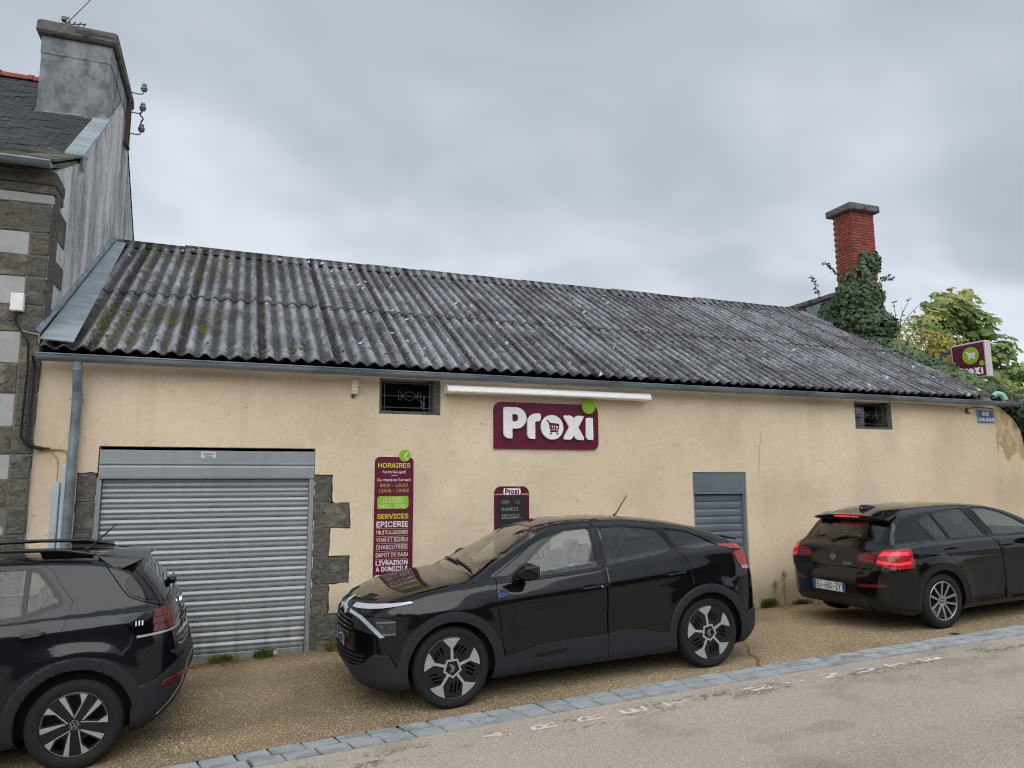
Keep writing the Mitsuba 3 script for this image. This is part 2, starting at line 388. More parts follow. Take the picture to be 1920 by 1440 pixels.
M['asphalt'] = pbr(proc(road_col), 0.9, spec=0.25, bump=proc(road_bump, 1.5e-3), bscale=0.003)
def sett_fn(seed):
    def fn(p, n, uv):
        f = noise(p.x * 190 + seed, p.y * 190, p.z * 60)
        g = fbm(p.x * 7 + seed, p.y * 7, 1.0, 3)
        c = mix(lin(132, 135, 138), lin(164, 166, 168), f) * (0.8 + 0.4 * g)
        return mix(c, lin(92, 92, 86), smoothstep(0.55, 0.7, fbm(p.x * 3, p.y * 9, seed, 3)) * 0.4)
    return fn
for i in range(3): M[f'granite_{i}'] = pbr(proc(sett_fn(i * 7.0)), 0.85, spec=0.3, bump=SB, bscale=0.004)
M['joint'] = pbr(lin(48, 45, 40), 0.95, spec=0.1)
def paint_col(p, n, uv):
    return mix(lin(206, 201, 191), lin(146, 135, 124), smoothstep(0.60, 0.74, fbm(p.x * 26, p.y * 26, 1.0, 4)))
M['road_paint'] = pbr(proc(paint_col), 0.85, spec=0.25)
M['earth'] = pbr(lin(96, 92, 70), 0.95, spec=0.1)

def leaf_fn(a, b, c, s):
    def fn(p, n, uv):
        r = noise(p.x * s, p.y * s, p.z * s); g = noise(p.x * 1.7 + 5, p.y * 1.7, p.z * 1.7)
        return mix(mix(lin(*a), lin(*b), r), lin(*c), smoothstep(0.5, 0.75, g) * 0.7)
    return fn
def leafmat(a, b, c, s=9.0, rough=0.5):
    return {'type': 'twosided', 'b': {'type': 'principled', 'base_color': proc(leaf_fn(a, b, c, s)), 'roughness': rough, 'specular': 0.4}}
def thinleaf(a, b, c, s=9.0):
    return {'type': 'principledthin', 'base_color': proc(leaf_fn(a, b, c, s)), 'roughness': 0.5, 'diff_trans': 0.7, 'spec_trans': 0.0, 'eta': 1.4}
M['ivy_leaf'] = leafmat((50, 68, 46), (80, 102, 68), (98, 116, 76), 14.0, 0.42)
M['fig_leaf'] = thinleaf((126, 148, 98), (166, 184, 124), (200, 198, 132), 5.0)
M['yellow_leaf'] = thinleaf((160, 158, 96), (204, 190, 112), (180, 146, 96), 4.0)
M['dark_leaf'] = thinleaf((84, 104, 70), (118, 140, 88), (146, 158, 100), 6.0)
M['grass_leaf'] = thinleaf((74, 96, 44), (116, 130, 62), (140, 132, 80), 20.0)
M['dry_stalk'] = pbr(lin(128, 116, 84), 0.9)
M['bark'] = pbr(lin(96, 86, 72), 0.95, bump=SB, bscale=0.02)
M['brown_leaf'] = pbr(lin(120, 78, 40), 0.8)
M['red_leaf'] = pbr(lin(120, 40, 48), 0.7)
M['hedge_leaf'] = pbr(lin(40, 52, 34), 0.9)
M['far_render'] = pbr(lin(150, 146, 136), 0.9)

# cars
M['black_paint'] = pbr(lin(7, 7, 10), 0.03, spec=0.42, clearcoat=0.6, clearcoat_gloss=1.0)
M['blueblack_paint'] = pbr(lin(12, 14, 22), 0.04, spec=0.42, clearcoat=0.6, clearcoat_gloss=1.0)
M['black_trim'] = pbr(lin(36, 38, 43), 0.55, spec=0.4)
M['gloss_black'] = pbr(lin(10, 10, 12), 0.08, spec=0.5)
M['underbody'] = pbr(lin(12, 12, 12), 0.9, spec=0.1)
def tyre_bump(p, n, uv): return fbm(p.x * 40, p.y * 40, p.z * 40, 2)
M['rubber'] = pbr(lin(34, 34, 36), 0.75, spec=0.3)
M['alloy'] = pbr(lin(196, 198, 196), 0.35, 0.6)
M['alloy_grey'] = pbr(lin(176, 174, 172), 0.3, 0.85)
M['wheel_black'] = pbr(lin(24, 24, 28), 0.35)
M['chrome'] = pbr(lin(205, 208, 212), 0.12, 1.0)
M['plate_white'] = pbr(lin(214, 218, 220), 0.4)
M['plate_blue'] = pbr(lin(40, 78, 160), 0.4)
M['plate_black'] = pbr(lin(22, 22, 26), 0.5)
M['red_lens'] = pbr(lin(150, 22, 30), 0.08, spec=0.6, clearcoat=1.0)
M['dark_red_lens'] = pbr(lin(92, 14, 24), 0.08, spec=0.6, clearcoat=1.0)
M['lamp_lens'] = pbr(lin(40, 43, 48), 0.06, spec=0.7, clearcoat=1.0)
M['drl_white'] = pbr(lin(196, 200, 206), 0.25, 0.2)
M['lamp_silver'] = pbr(lin(170, 172, 178), 0.2, 0.8)
M['blue_badge'] = pbr(lin(40, 110, 190), 0.4)
M['seat_fabric'] = pbr(lin(46, 48, 52), 0.9)
M['clear_glass'] = {'type': 'thindielectric', 'int_ior': 1.56, 'specular_transmittance': {'type': 'rgb', 'value': [0.40, 0.46, 0.46]}}
M['mid_glass'] = {'type': 'thindielectric', 'int_ior': 1.5, 'specular_transmittance': {'type': 'rgb', 'value': [0.40, 0.43, 0.42]}}
M['windscreen_glass'] = {'type': 'thindielectric', 'int_ior': 1.5, 'specular_transmittance': {'type': 'rgb', 'value': [0.62, 0.72, 0.62]}}
M['tinted_glass'] = {'type': 'thindielectric', 'int_ior': 1.5, 'specular_transmittance': {'type': 'rgb', 'value': [0.06, 0.065, 0.07]}}
M['shop_glass'] = {'type': 'thindielectric', 'int_ior': 1.5, 'specular_transmittance': {'type': 'rgb', 'value': [0.4, 0.4, 0.4]}}
# ---------------------------------------------------------------- ground, road, parking strip, setts
def sheet_xy(xs, ys, dz):
    X, Y = np.meshgrid(xs, ys, indexing='ij')
    return grid_mesh(np.stack([X, Y, gz(X, Y) + dz], -1))
rng = np.random.default_rng(3)
def struct(name, mesh, bsdf, smooth=False, label=None):
    k = numbered(name); put(k, mesh, bsdf, smooth)
    labels[k] = {'kind': 'structure'}
    if label: labels[k]['label'] = label
    return k
X, Y = np.meshgrid(np.r_[-900, -200, -80, np.linspace(-60, 80, 29), 200, 900], np.r_[-900, -200, -60, -20, -5, 3, 6, 9, 14, 30, 80, 300, 900], indexing='ij')
struct('ground', grid_mesh(np.stack([X, Y, np.clip(gz(np.clip(X, -60, 80), np.clip(Y, -20, 9)), -2, 3) - 0.35], -1)), 'earth', label='earth and grass ground around the street')
ROAD_N, SETT_M, SETT_B = 5.865, 6.03, 6.19
xs = np.r_[np.linspace(-60, -12, 17), np.linspace(-11, 20, 125), np.linspace(22, 80, 20)]
struct('road', sheet_xy(xs, np.r_[-4, -2, 0, 2, 4, 5, ROAD_N], 0.0), 'asphalt', True, 'pale worn asphalt road with dark cracks along its edge')
struct('far_pavement', sheet_xy(xs, np.r_[-7.5, -6, -4.004], 0.10), 'asphalt', True)
pk = struct('parking_strip', sheet_xy(xs, np.r_[SETT_B, 6.4, 6.8, 7.4, 8.0, 8.5, 8.95], 0.004), 'aggregate', True, 'brown exposed aggregate parking strip between wall and setts')
bed = struct('sett_channel', sheet_xy(xs, np.r_[ROAD_N, SETT_M, SETT_B], -0.022), 'joint', True, 'channel of two rows of blue grey granite setts')
for row, (ya, yb, off, ln) in enumerate(((SETT_M + 0.009, SETT_B - 0.007, 0.0, 0.243), (ROAD_N + 0.006, SETT_M - 0.009, 0.13, 0.236))):
    x = -0.62 + off
    while x < 14.0:
        L = ln * (0.93 + 0.14 * rng.random()); g = 0.012 + 0.012 * rng.random() ** 2
        sk = -0.03 * (1 if row == 0 else 1.2)
        P = []
        for sx in (0, 1):
            for sy in (0, 1):
                bx = (x + g, x + L)[sx] + (sk if sy else 0) + (rng.random() - .5) * 0.006; by = (ya, yb)[sy] + (rng.random() - .5) * 0.008
                zt = float(gz(bx, by)) + 0.008 + (rng.random() - .5) * 0.006
                ix, iy = (1 - 2 * sx), (1 - 2 * sy); c = 0.007
                P += [[bx + ix * c, by + iy * c, zt], [bx + ix * 0.001, by + iy * c, zt - c], [bx + ix * c, by + iy * 0.001, zt - c], [bx, by, zt - 0.05]]
        part(bed, 'sett', hull(P), f'granite_{int(rng.integers(3))}', 20)
        x += L

# painted letters on the road, their tops towards -x
ROADTXT = [('A', 1.885, 2.10), ('R', 2.283, 2.50), ('R', 2.690, 2.913), ('E', 3.090, 3.335), ('T', 3.516, 3.729), ('M', 4.367, 4.617), ('I', 4.801, 5.001), ('N', 5.205, 5.443), ('U', 5.618, 5.853), ('T', 6.032, 6.257), ('E', 6.470, 6.714)]
lt = thing('road_lettering', 'worn white painted letters reading ARRET MINUTE along the road edge', 'road marking')
for ch, xa, xb in ROADTXT:
    m = meshkit.text_mesh(ch, 0.2, 0.003, True); m = m.subdivide_to_size(0.04)
    v = m.vertices; w = v[:, 0].max() - v[:, 0].min(); hgt = v[:, 1].max() - v[:, 1].min()
    u = (v[:, 1] - v[:, 1].min()) / hgt; s = (v[:, 0] - v[:, 0].min()) / w - 0.5
    wid = 0.032 if ch == 'I' else 0.105
    X = xb - u * (xb - xa); Yy = 5.622 + s * wid
    m.vertices = np.stack([X, Yy, gz(X, Yy) + 0.0035 + v[:, 2] * 0.3], 1)
    part(lt, 'letter', m, 'road_paint')

# fallen leaves and dirt at the foot of the wall
def flat_leaf(x, y, size, a, z=None, tilt=0.3):
    c, s = math.cos(a), math.sin(a)
    L = np.array([[-1, 0, 0], [-0.3, 0.45, tilt * .5], [0.5, 0.4, tilt * .4], [1, 0, 0.0], [0.5, -0.4, tilt * .3], [-0.3, -0.45, tilt * .2]]) * size
    z = float(gz(x, y)) + 0.008 if z is None else z
    V = np.stack([x + L[:, 0] * c - L[:, 1] * s, y + L[:, 0] * s + L[:, 1] * c, z + L[:, 2]], 1)
    return V, np.array([[0, 2, 1], [0, 3, 2], [0, 4, 3], [0, 5, 4]])
def join(VF):
    off, V, F = 0, [], []
    for v, f in VF:
        V.append(v); F.append(f + off); off += len(v)
    return trimesh.Trimesh(np.vstack(V), np.vstack(F), process=False)
rl = [flat_leaf(0.5 + 0.0 * i, 0, 0.01, 0) for i in range(0)]
VF = []
for i in range(170):
    x = rng.uniform(-0.6, 8.2); y = 8.86 - abs(rng.normal(0, 0.05))
    VF.append(flat_leaf(x, y, rng.uniform(0.006, 0.02), rng.uniform(0, 6.3)))
for i in range(40):
    x = rng.uniform(-0.5, 0.4); y = 8.82 - abs(rng.normal(0, 0.08))
    VF.append(flat_leaf(x, y, rng.uniform(0.01, 0.03), rng.uniform(0, 6.3)))
for i in range(160):      # straw and twigs blown to the left foot of the shutter
    x = rng.uniform(-0.75, 0.25); y = 8.84 - abs(rng.normal(0, 0.10)); a = rng.uniform(0, 6.3); L = rng.uniform(.03, .10)
    z = float(gz(x, y)) + rng.uniform(.006, .03); d = np.array([math.cos(a), math.sin(a), rng.normal(0, .12)]) * L; s_ = np.array([-math.sin(a), math.cos(a), 0]) * .003
    p0 = np.array([x, y, z]); VF.append((np.array([p0 - s_, p0 + s_, p0 + d + s_, p0 + d - s_]), np.array([[0, 1, 2], [0, 2, 3]])))
solo('leaf_litter', join(VF), 'brown_leaf', 'brown leaf litter gathered along the foot of the wall', 'leaf litter', kind='stuff')
v, f = flat_leaf(1.96, 5.95, 0.022, 0.4, tilt=0.5)
solo('fallen_leaf', trimesh.Trimesh(v, f, process=False), 'red_leaf', 'small dark red fallen leaf lying on the front row of setts', 'leaf')

# ---------------------------------------------------------------- shop building
D, WT = 8.9, 0.32
GX = -1.97
shop = thing('shop_building', 'low cream rendered shop building with corrugated fibre cement roof', 'building')
rw = np.random.default_rng(7)
def ragged(pts, amp=0.006, step=0.05):
    out = []
    for (a, b) in zip(pts, pts[1:] + pts[:1]):
        n = max(1, int(math.dist(a, b) / step))
        for i in range(n):
            t = i / n; out.append((a[0] + (b[0] - a[0]) * t + rw.normal(0, amp), a[1] + (b[1] - a[1]) * t + rw.normal(0, amp)))
    return Polygon(out).buffer(0)
SHUT = (-1.362, 0.898, -0.1, 2.405)
DOOR = (6.150, 7.082, -0.1, 2.133)
WIN = [(1.641, 2.418, 2.842, 3.29), (9.265, 10.05, 2.825, 3.27)]
outline = Polygon([(GX + 0.004, -0.3), (12.46, -0.3), (12.46, 3.395), (GX + 0.004, 3.395)])
stoneL = [(-1.56, -0.25, 2.12)]
zoneR = ragged([(0.90, -0.3), (1.33, -0.3), (1.335, 0.50), (1.10, 0.50), (1.10, 0.832), (1.326, 0.838), (1.325, 1.148), (1.096, 1.15), (1.096, 1.472), (1.325, 1.468), (1.32, 1.765), (1.11, 1.768), (1.105, 2.097), (0.90, 2.10)])
zoneL = ragged([(-1.36, -0.3), (-1.36, 2.122), (-1.548, 2.118), (-1.55, -0.3)], 0.004)
cut = unary_union([sbox(*[SHUT[i] for i in (0, 2, 1, 3)]), sbox(*[DOOR[i] for i in (0, 2, 1, 3)]), zoneR, zoneL] + [sbox(w[0], w[2], w[1], w[3]) for w in WIN])
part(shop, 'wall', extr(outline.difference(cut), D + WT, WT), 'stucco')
# jamb stones beside the shutter
jl = [(-0.28, .50, 1.325), (.508, .828, 1.092), (.838, 1.142, 1.318), (1.152, 1.468, 1.088), (1.476, 1.762, 1.315), (1.772, 2.09, 1.098)]
for i, (za, zb, xr) in enumerate(jl):
    part(shop, 'jamb_stone', chbox(0.897, xr, D + 0.006, D + WT, za, zb, 0.006, 0.006, rw), ('stone_dark', 'stone_brown', 'stone_grey')[i % 3])
for i, (za, zb) in enumerate([(-0.28, .5), (.505, .86), (.866, 1.16), (1.166, 1.48), (1.487, 1.805), (1.812, 2.116)]):
    part(shop, 'jamb_stone', chbox(-1.545, -1.366, D + 0.006, D + WT, za, zb, 0.006, 0.006, rw), ('stone_grey', 'stone_dark', 'stone_brown')[i % 3])
part(shop, 'jamb_mortar', box(-1.54, -1.365, D + 0.014, D + WT - 0.01, -0.28, 2.11), 'mortar')
part(shop, 'jamb_mortar', cat([box(0.9, 1.08, D + 0.014, D + WT - 0.01, -0.28, 2.08)]), 'mortar')

# roller shutter: guides, box cover and every slat
def slat_profile(z0, z1, y, kind):
    n = 13; t = np.linspace(0, 1, n)
    if kind == 'double':
        d = 0.014 * np.exp(-((t - .70) / .17) ** 2) + 0.006 * np.exp(-((t - .26) / .15) ** 2) + np.where((t < .03) | (t > .97), -0.006, 0.0)
    else:
        d = 0.012 * np.sin(np.clip(t * 1.0, 0, 1) * np.pi) ** 0.45
    return np.stack([y - d, z0 + (z1 - z0) * t], 1)
def slat(x0, x1, z0, z1, y, kind, tilt=0.0):
    pr = slat_profile(z0, z1, y, kind)
    back = np.array([[y + 0.012, z1], [y + 0.012, z0]])
    poly = np.vstack([pr, back]); n = len(poly)
    V = np.vstack([np.c_[np.full(n, x0), poly], np.c_[np.full(n, x1), poly + [0, tilt]]])
    F = []
    for i in range(n):
        j = (i + 1) % n
        F += [[i, n + i, n + j], [i, n + j, j]]
    for i in range(1, n - 1): F += [[0, i, i + 1], [n, n + i + 1, n + i]]
    m = trimesh.Trimesh(V, np.array(F), process=False)
    if m.volume < 0: m.invert()
    return m
sh = thing('roller_shutter', 'wide closed grey roller shutter in the cream wall', 'roller shutter')
zs = np.linspace(0.145, 2.065, 18)
for i in range(17):
    part(sh, 'slat', slat(-1.312, 0.838, zs[i] + 0.003, zs[i + 1] - 0.001, D + 0.075, 'double'), 'galvanised', 40)
part(sh, 'bottom_bar', chbox(-1.31, 0.836, D + 0.06, D + 0.095, 0.03, 0.142, 0.004), 'galvanised')
part(sh, 'lock', cat([box(-0.37, -0.352, D + 0.052, D + 0.062, 0.075, 0.10)]), 'dark_void')
for xa, xb in ((-1.366, -1.318), (0.842, 0.894)):
    part(sh, 'guide', cat([chbox(xa, xb, D + 0.018, D + 0.10, 0.0, 2.07, 0.003)]), 'galvanised')
hx0, hx1 = -1.350, 0.892
hp = [(D + 0.006, 2.052), (D + 0.002, 2.07), (D + 0.002, 2.178), (D + 0.014, 2.196), (D + 0.002, 2.214), (D + 0.002, 2.226), (D + 0.012, 2.232), (D + 0.012, 2.366), (D + 0.17, 2.366), (D + 0.17, 2.052)]
hpoly = Polygon([(b, -a) for a, b in hp])
m = trimesh.creation.extrude_polygon(Polygon(hp), hx1 - hx0, engine='earcut'); v = m.vertices
m.vertices = np.stack([hx0 + v[:, 2], v[:, 0], v[:, 1]], 1); m.fix_normals()
part(sh, 'box_cover', m, 'galvanised')
part(sh, 'recess', box(-1.36, 0.896, D + 0.20, D + 0.23, 0.0, 2.405), 'dark_void')
stk = part(sh, 'sticker', chbox(-0.345, -0.195, D + 0.009, D + 0.0125, 2.282, 2.352, 0.0015), 'sticker', label='small pale label on the shutter box')
for i, (zz, w) in enumerate(((2.338, .11), (2.322, .12), (2.306, .10), (2.294, .08))):
    part(stk, 'print_line', box(-0.27 - w / 2, -0.27 + w / 2, D + 0.0075, D + 0.0085, zz - .003, zz + .003), 'plate_black')
part(sh, 'sticker', chbox(0.455, 0.555, D + 0.056, D + 0.0595, 0.055, 0.12, 0.0015), 'sticker', label='small white label on the bottom bar')

ds = thing('door_shutter', 'narrow dark grey shuttered door with a flat panel above', 'door')
zs = np.linspace(0.20, 1.815, 16)
for i in range(15):
    part(ds, 'slat', slat(6.195, 7.032, zs[i] + 0.002, zs[i + 1] - 0.001, D + 0.085, 'single'), 'galvanised_dark', 40)
part(ds, 'bottom_bar', chbox(6.197, 7.03, D + 0.07, D + 0.10, 0.1, 0.198, 0.004), 'galvanised_dark')
part(ds, 'top_panel', chbox(6.156, 7.076, D + 0.012, D + 0.05, 1.832, 2.122, 0.004), 'galvanised_dark')
part(ds, 'panel_lip', chbox(6.154, 7.078, D + 0.006, D + 0.03, 1.820, 1.831, 0.002), 'galvanised')
part(ds, 'guide', chbox(6.154, 6.194, D + 0.03, D + 0.11, 0.09, 1.818, 0.003), 'galvanised')
part(ds, 'guide', chbox(7.033, 7.078, D + 0.03, D + 0.11, 0.11, 1.818, 0.003), 'galvanised_dark')
for xx in (6.174, 7.055): part(ds, 'screw', moved(extr(Point(0, 0).buffer(0.006), 0, 0.003), xx, D + 0.0305, 1.765), 'dark_void')
part(ds, 'recess', box(6.155, 7.077, D + 0.12, D + 0.14, 0.0, 2.125), 'dark_void')

# two small barred windows under the gutter
def scroll_grille(w, x0, x1, z0, z1, y):
    r = 0.006
    def bar(name, pts, rr=r, sec=6): part(w, name, tube(pts, rr, sec), 'iron', 40)
    for xx in (x0 + 0.045, x1 - 0.035): bar('grille_bar', [(xx, y, z0), (xx, y, z1)])
    zm = (z0 + z1) / 2 - 0.01
    for zz in (z0 + 0.045, zm, z1 - 0.05): bar('grille_bar', [(x0, y, zz), (x1, y, zz)])
    cx = (x0 + x1) / 2 + 0.03
    a = np.linspace(0, math.pi, 18)
    for s in (1, -1):
        P = []
        for t in np.linspace(-1, 1, 24): P.append((cx + 0.10 * t, y - 0.012, zm + s * (0.05 * math.cos(t * math.pi / 2) ** 1.3 + 0.004)))
        bar('grille_scroll', P, 0.004)
        for e in (1, -1):
            P = [(cx + e * (0.10 + 0.026 * (1 - math.cos(q)) * .8 - 0.0 * q), y - 0.012, zm + s * (0.012 + 0.034 * math.sin(q) + 0.004 * q)) for q in np.linspace(0, 4.6, 18)]
            bar('grille_scroll', P, 0.004)
    for e in (1, -1):
        bar('grille_collar', [(cx + e * 0.102, y - 0.014, zm - 0.012), (cx + e * 0.102, y - 0.014, zm + 0.012)], 0.012, 8)
for i, (xa, xb, za, zb) in enumerate(WIN):
    w = thing('barred_window', ('small barred window with dark glass left of the white awning case', 'small barred window high on the wall left of the blue street plate')[i], 'window')
    y0 = D + 0.14
    part(w, 'frame', cat([box(xa + 0.001, xa + 0.028, D + 0.004, D + 0.30, za + 0.001, zb - 0.001), box(xb - 0.09, xb - 0.001, D + 0.005, D + 0.30, za + 0.001, zb - 0.001), box(xa + 0.028, xb - 0.09, D + 0.003, D + 0.30, za + 0.001, za + 0.04)]), 'stone_grey')
    part(w, 'pane', grid_mesh(np.array([[[xa + .02, y0 + .1, za + .03], [xa + .02, y0 + .1, zb]], [[xb - .08, y0 + .1, za + .03], [xb - .08, y0 + .1, zb]]]), True), 'shop_glass')
    part(w, 'dark_room', box(xa - 0.4, xb + 1.7, D + 0.34, D + 1.2, za - .3, zb + .1).difference(box(xa - 0.35, xb + 1.65, D + 0.3, D + 1.15, za - .25, zb + .06), engine='manifold'), 'dark_void')
    scroll_grille(w, xa + 0.03, xb - 0.095, za + 0.045, zb + 0.0, D + 0.06)

# roof of corrugated sheets
E0 = np.array([8.72, 3.44]); R0 = np.array([13.10, 5.93])
RL = float(np.linalg.norm(R0 - E0)); du = (R0 - E0) / RL; nrm = np.array([-du[1], du[0]])
PITCH, SW = 0.172, 0.86
def roof_pt(x, v, h): 
    return np.stack([x, E0[0] + du[0] * v + nrm[0] * h, E0[1] + du[1] * v + nrm[1] * h], -1)
roofk = shop + '__roof'; taken.add(roofk)
put(roofk, cat([trimesh.Trimesh(np.array([[x, y, z] for x in (GX + .01, 12.2) for (y, z) in ((8.92, 3.45), (13.1, 5.80), (17.3, 3.45), (17.3, 3.40), (8.92, 3.397))]),
     [[0, 5, 6], [0, 6, 1], [1, 6, 7], [1, 7, 2], [2, 7, 8], [2, 8, 3], [3, 8, 9], [3, 9, 4], [4, 9, 5], [4, 5, 0], [0, 1, 4], [1, 3, 4], [1, 2, 3], [5, 9, 6], [6, 9, 8], [6, 8, 7]], process=False)]), 'dark_void')
rr = np.random.default_rng(21)
xs0 = 1.886 - 5 * SW
for row, (va, vb) in enumerate(((-0.03, 2.30), (2.20, RL + 0.02))):
    for k in range(17):
        xa = xs0 + k * SW
        if xa > 12.2: continue
        xb = min(xa + SW + 0.085, 12.26); xl = max(xa, GX + 0.012)
        nx = max(6, int((xb - xl) / PITCH * 14)); nv = 6
        xx = np.linspace(xl, xb, nx); vv = np.linspace(va, vb, nv)
        XX, VV = np.meshgrid(xx, vv, indexing='ij')
        sag = 0.012 * (noise_np := meshkit.noise(np.stack([XX * .5, VV * .7, XX * 0 + 3], -1)) - .5)
        hgt = 0.026 * np.cos((XX - xs0) / PITCH * 2 * np.pi) + sag
        hgt = hgt + row * 0.022 + 0.022 * np.clip(1 - (XX - xa) / 0.13, 0, 1) * (xa > GX) + 0.006 * (VV < (va + vb) / 2) * 0 + rr.normal(0, .002)
        dv = rr.normal(0, 0.012)
        top = roof_pt(XX, VV + dv, hgt); bot = roof_pt(XX, VV + dv, hgt - 0.014)
        a = grid_mesh(top); b = grid_mesh(bot, True)
        edge = np.concatenate([top[:, :1], bot[:, :1]], 1)
        edg2 = np.concatenate([top[:1], bot[:1]], 0)
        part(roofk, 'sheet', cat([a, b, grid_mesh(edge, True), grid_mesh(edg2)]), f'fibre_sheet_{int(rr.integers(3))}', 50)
# the back slope, plain
XX, VV = np.meshgrid(np.linspace(GX, 12.26, 60), np.linspace(0, RL, 3), indexing='ij')
P = roof_pt(XX, VV, 0.026 * np.cos(XX / PITCH * 2 * np.pi) * 0); P[..., 1] = 26.2 - P[..., 1]
part(roofk, 'back_slope', grid_mesh(P, True), 'fibre_sheet_0')
# ridge caps: overlapping angled pieces
x = GX + 0.02; i = 0
while x < 12.2:
    L = min(1.02, 12.24 - x)
    lift = 0.008 * (i % 2) + rr.normal(0, .003)
    sec = []
    for v_, h_ in ((RL - 0.23, 0.036), (RL - 0.06, 0.055), (RL - 0.005, 0.085)): sec.append(E0 + du * v_ + nrm * h_)
    sec.append(np.array([13.10, sec[-1][1] + 0.012]))
    pr = [tuple(p) for p in sec] + [(26.2 - p[0], p[1]) for p in sec[-2::-1]]
    lo = [(a, b - 0.018) for a, b in pr][::-1]
    m = trimesh.creation.extrude_polygon(Polygon(pr + lo).buffer(0), L + 0.05, engine='earcut'); v = m.vertices
    xx = x + v[:, 2]
    m.vertices = np.stack([xx, v[:, 0], v[:, 1] + lift + 0.012 * (v[:, 2] < 0.02)], 1); m.fix_normals()
    part(roofk, 'ridge_cap', m, f'fibre_sheet_{int(rr.integers(3))}')
    x += L + 0.0; i += 1
# zinc strip along the neighbour's gable
def strip(xa0, xb0, xa1, xb1, v0, v1, h, name, bs, lip=0.0):
    P = np.array([roof_pt(np.array([xa0, xb0]), np.array([v0, v0]), np.array([h + lip, h])), roof_pt(np.array([xa1, xb1]), np.array([v1, v1]), np.array([h + lip, h]))])
    Q = P - np.array([0, nrm[0], nrm[1]]) * 0.012
    m = hull(np.vstack([P.reshape(-1, 3), Q.reshape(-1, 3)]))
    part(roofk, name, m, bs)
strip(-1.94, -1.635, -1.95, -1.72, -0.02, 2.60, 0.062, 'flashing', 'zinc_flashing', 0.02)
strip(-1.95, -1.725, -1.96, -1.81, 2.60, RL - 0.12, 0.066, 'flashing', 'zinc_flashing', 0.02)
strip(-1.972, -1.935, -1.972, -1.94, -0.02, RL - 0.1, 0.14, 'upstand', 'zinc', 0.04)
strip(12.02, 12.27, 12.02, 12.27, 3.75, RL - 0.10, 0.05, 'flashing', 'zinc_flashing')
fx = []
for v_ in (0.28, 2.02, 2.62, RL - .45):
    for k in range(0, 86, 3):
        x = xs0 + (k + (v_ > 2.3)) * PITCH + rr.normal(0, .006)
        if -1.6 < x < 12.1:
            c = roof_pt(np.array(x), np.array(v_ + rr.normal(0, .02)), np.array(.052 if v_ > 2.3 else .032)); fx.append(moved(trimesh.creation.cylinder(.013, .022, sections=8), *c))
part(roofk, 'sheet_fixings', cat(fx), 'rust_iron', kind='stuff')
# moss cushions in the valleys
VF = []
for i in range(300):
    u = rr.random() ** 1.9; x = -1.62 + u * 3.4
    k = round((x - xs0) / PITCH - 0.5) + 0.5; x = xs0 + k * PITCH + rr.normal(0, 0.018)
    if x < -1.62: continue
    v_ = rr.uniform(0.05, RL - 0.2); s = rr.uniform(0.010, 0.03) * (1.5 if u < .15 else 1)
    if meshkit.noise(np.array([x * 1.7, v_ * 1.3, 1.0])) < 0.42: continue
    ico = trimesh.creation.icosphere(1, 1.0); q = ico.vertices.copy()
    q *= 1 + 0.5 * (meshkit.noise(q * 2.5 + i) - .5)[:, None]
    c = roof_pt(np.array(x), np.array(v_), np.array(-0.018))
    B = np.stack([[1, 0, 0], [0, du[0], du[1]], [0, nrm[0], nrm[1]]])
    VF.append(((q * [s * 1.2, s * rr.uniform(1, 2.2), s * 0.45]) @ B + c, ico.faces))
part(roofk, 'moss', join(VF), 'moss', True, kind='stuff')
# white lichen-bald flakes
# gutter with joint straps, downpipe
gut = shop + '__gutter'; taken.add(gut)
a = np.linspace(0, math.pi, 13)
out = [(8.70 - 0.0 + 0.062 * math.cos(q + math.pi) , 3.338 - 0.068 * math.sin(q)) for q in a]
inn = [(8.70 + 0.058 * math.cos(q + math.pi), 3.338 - 0.064 * math.sin(q)) for q in a][::-1]
def xprof(poly, x0, x1):
    m = trimesh.creation.extrude_polygon(Polygon(poly).buffer(0), x1 - x0, engine='earcut'); v = m.vertices
    m.vertices = np.stack([x0 + v[:, 2], v[:, 0], v[:, 1]], 1); m.fix_normals(); return m
put(gut, xprof(out + inn, GX + 0.0, 12.83), 'zinc', 40)
part(gut, 'bead', tube([(GX, 8.638, 3.341), (12.83, 8.638, 3.341)], 0.009, 8), 'zinc', 60)
for xx in np.arange(-1.62, 12.8, 0.497):
    o2 = [(8.70 + 0.066 * math.cos(q + math.pi), 3.338 - 0.072 * math.sin(q)) for q in a]
    part(gut, 'strap', xprof(o2 + inn, xx, xx + 0.022), 'zinc', 40)
for xe in (GX, 12.815): part(gut, 'end_cap', xprof(out, xe, xe + 0.012), 'zinc')
dp = shop + '__downpipe'; taken.add(dp)
put(dp, tube(smooth_path([(-1.585, 8.70, 3.30), (-1.585, 8.71, 3.20), (-1.585, 8.74, 3.10), (-1.588, 8.82, 2.95), (-1.59, 8.83, 2.80), (-1.60, 8.83, 0.0)], 40), 0.047, 16), 'zinc', 50)
for zz, r_ in ((3.20, .054), (2.90, .053), (2.935, .051), (1.4, .052)): part(dp, 'collar', tube([(-1.587, 8.72 if zz > 3 else 8.83, zz - .016), (-1.587, 8.72 if zz > 3 else 8.83, zz + .016)], r_, 16), 'zinc', 50)
part(dp, 'bracket', cat([tube([(-1.655, 8.83, 2.885), (-1.52, 8.83, 2.885)], .007, 6)]), 'zinc')

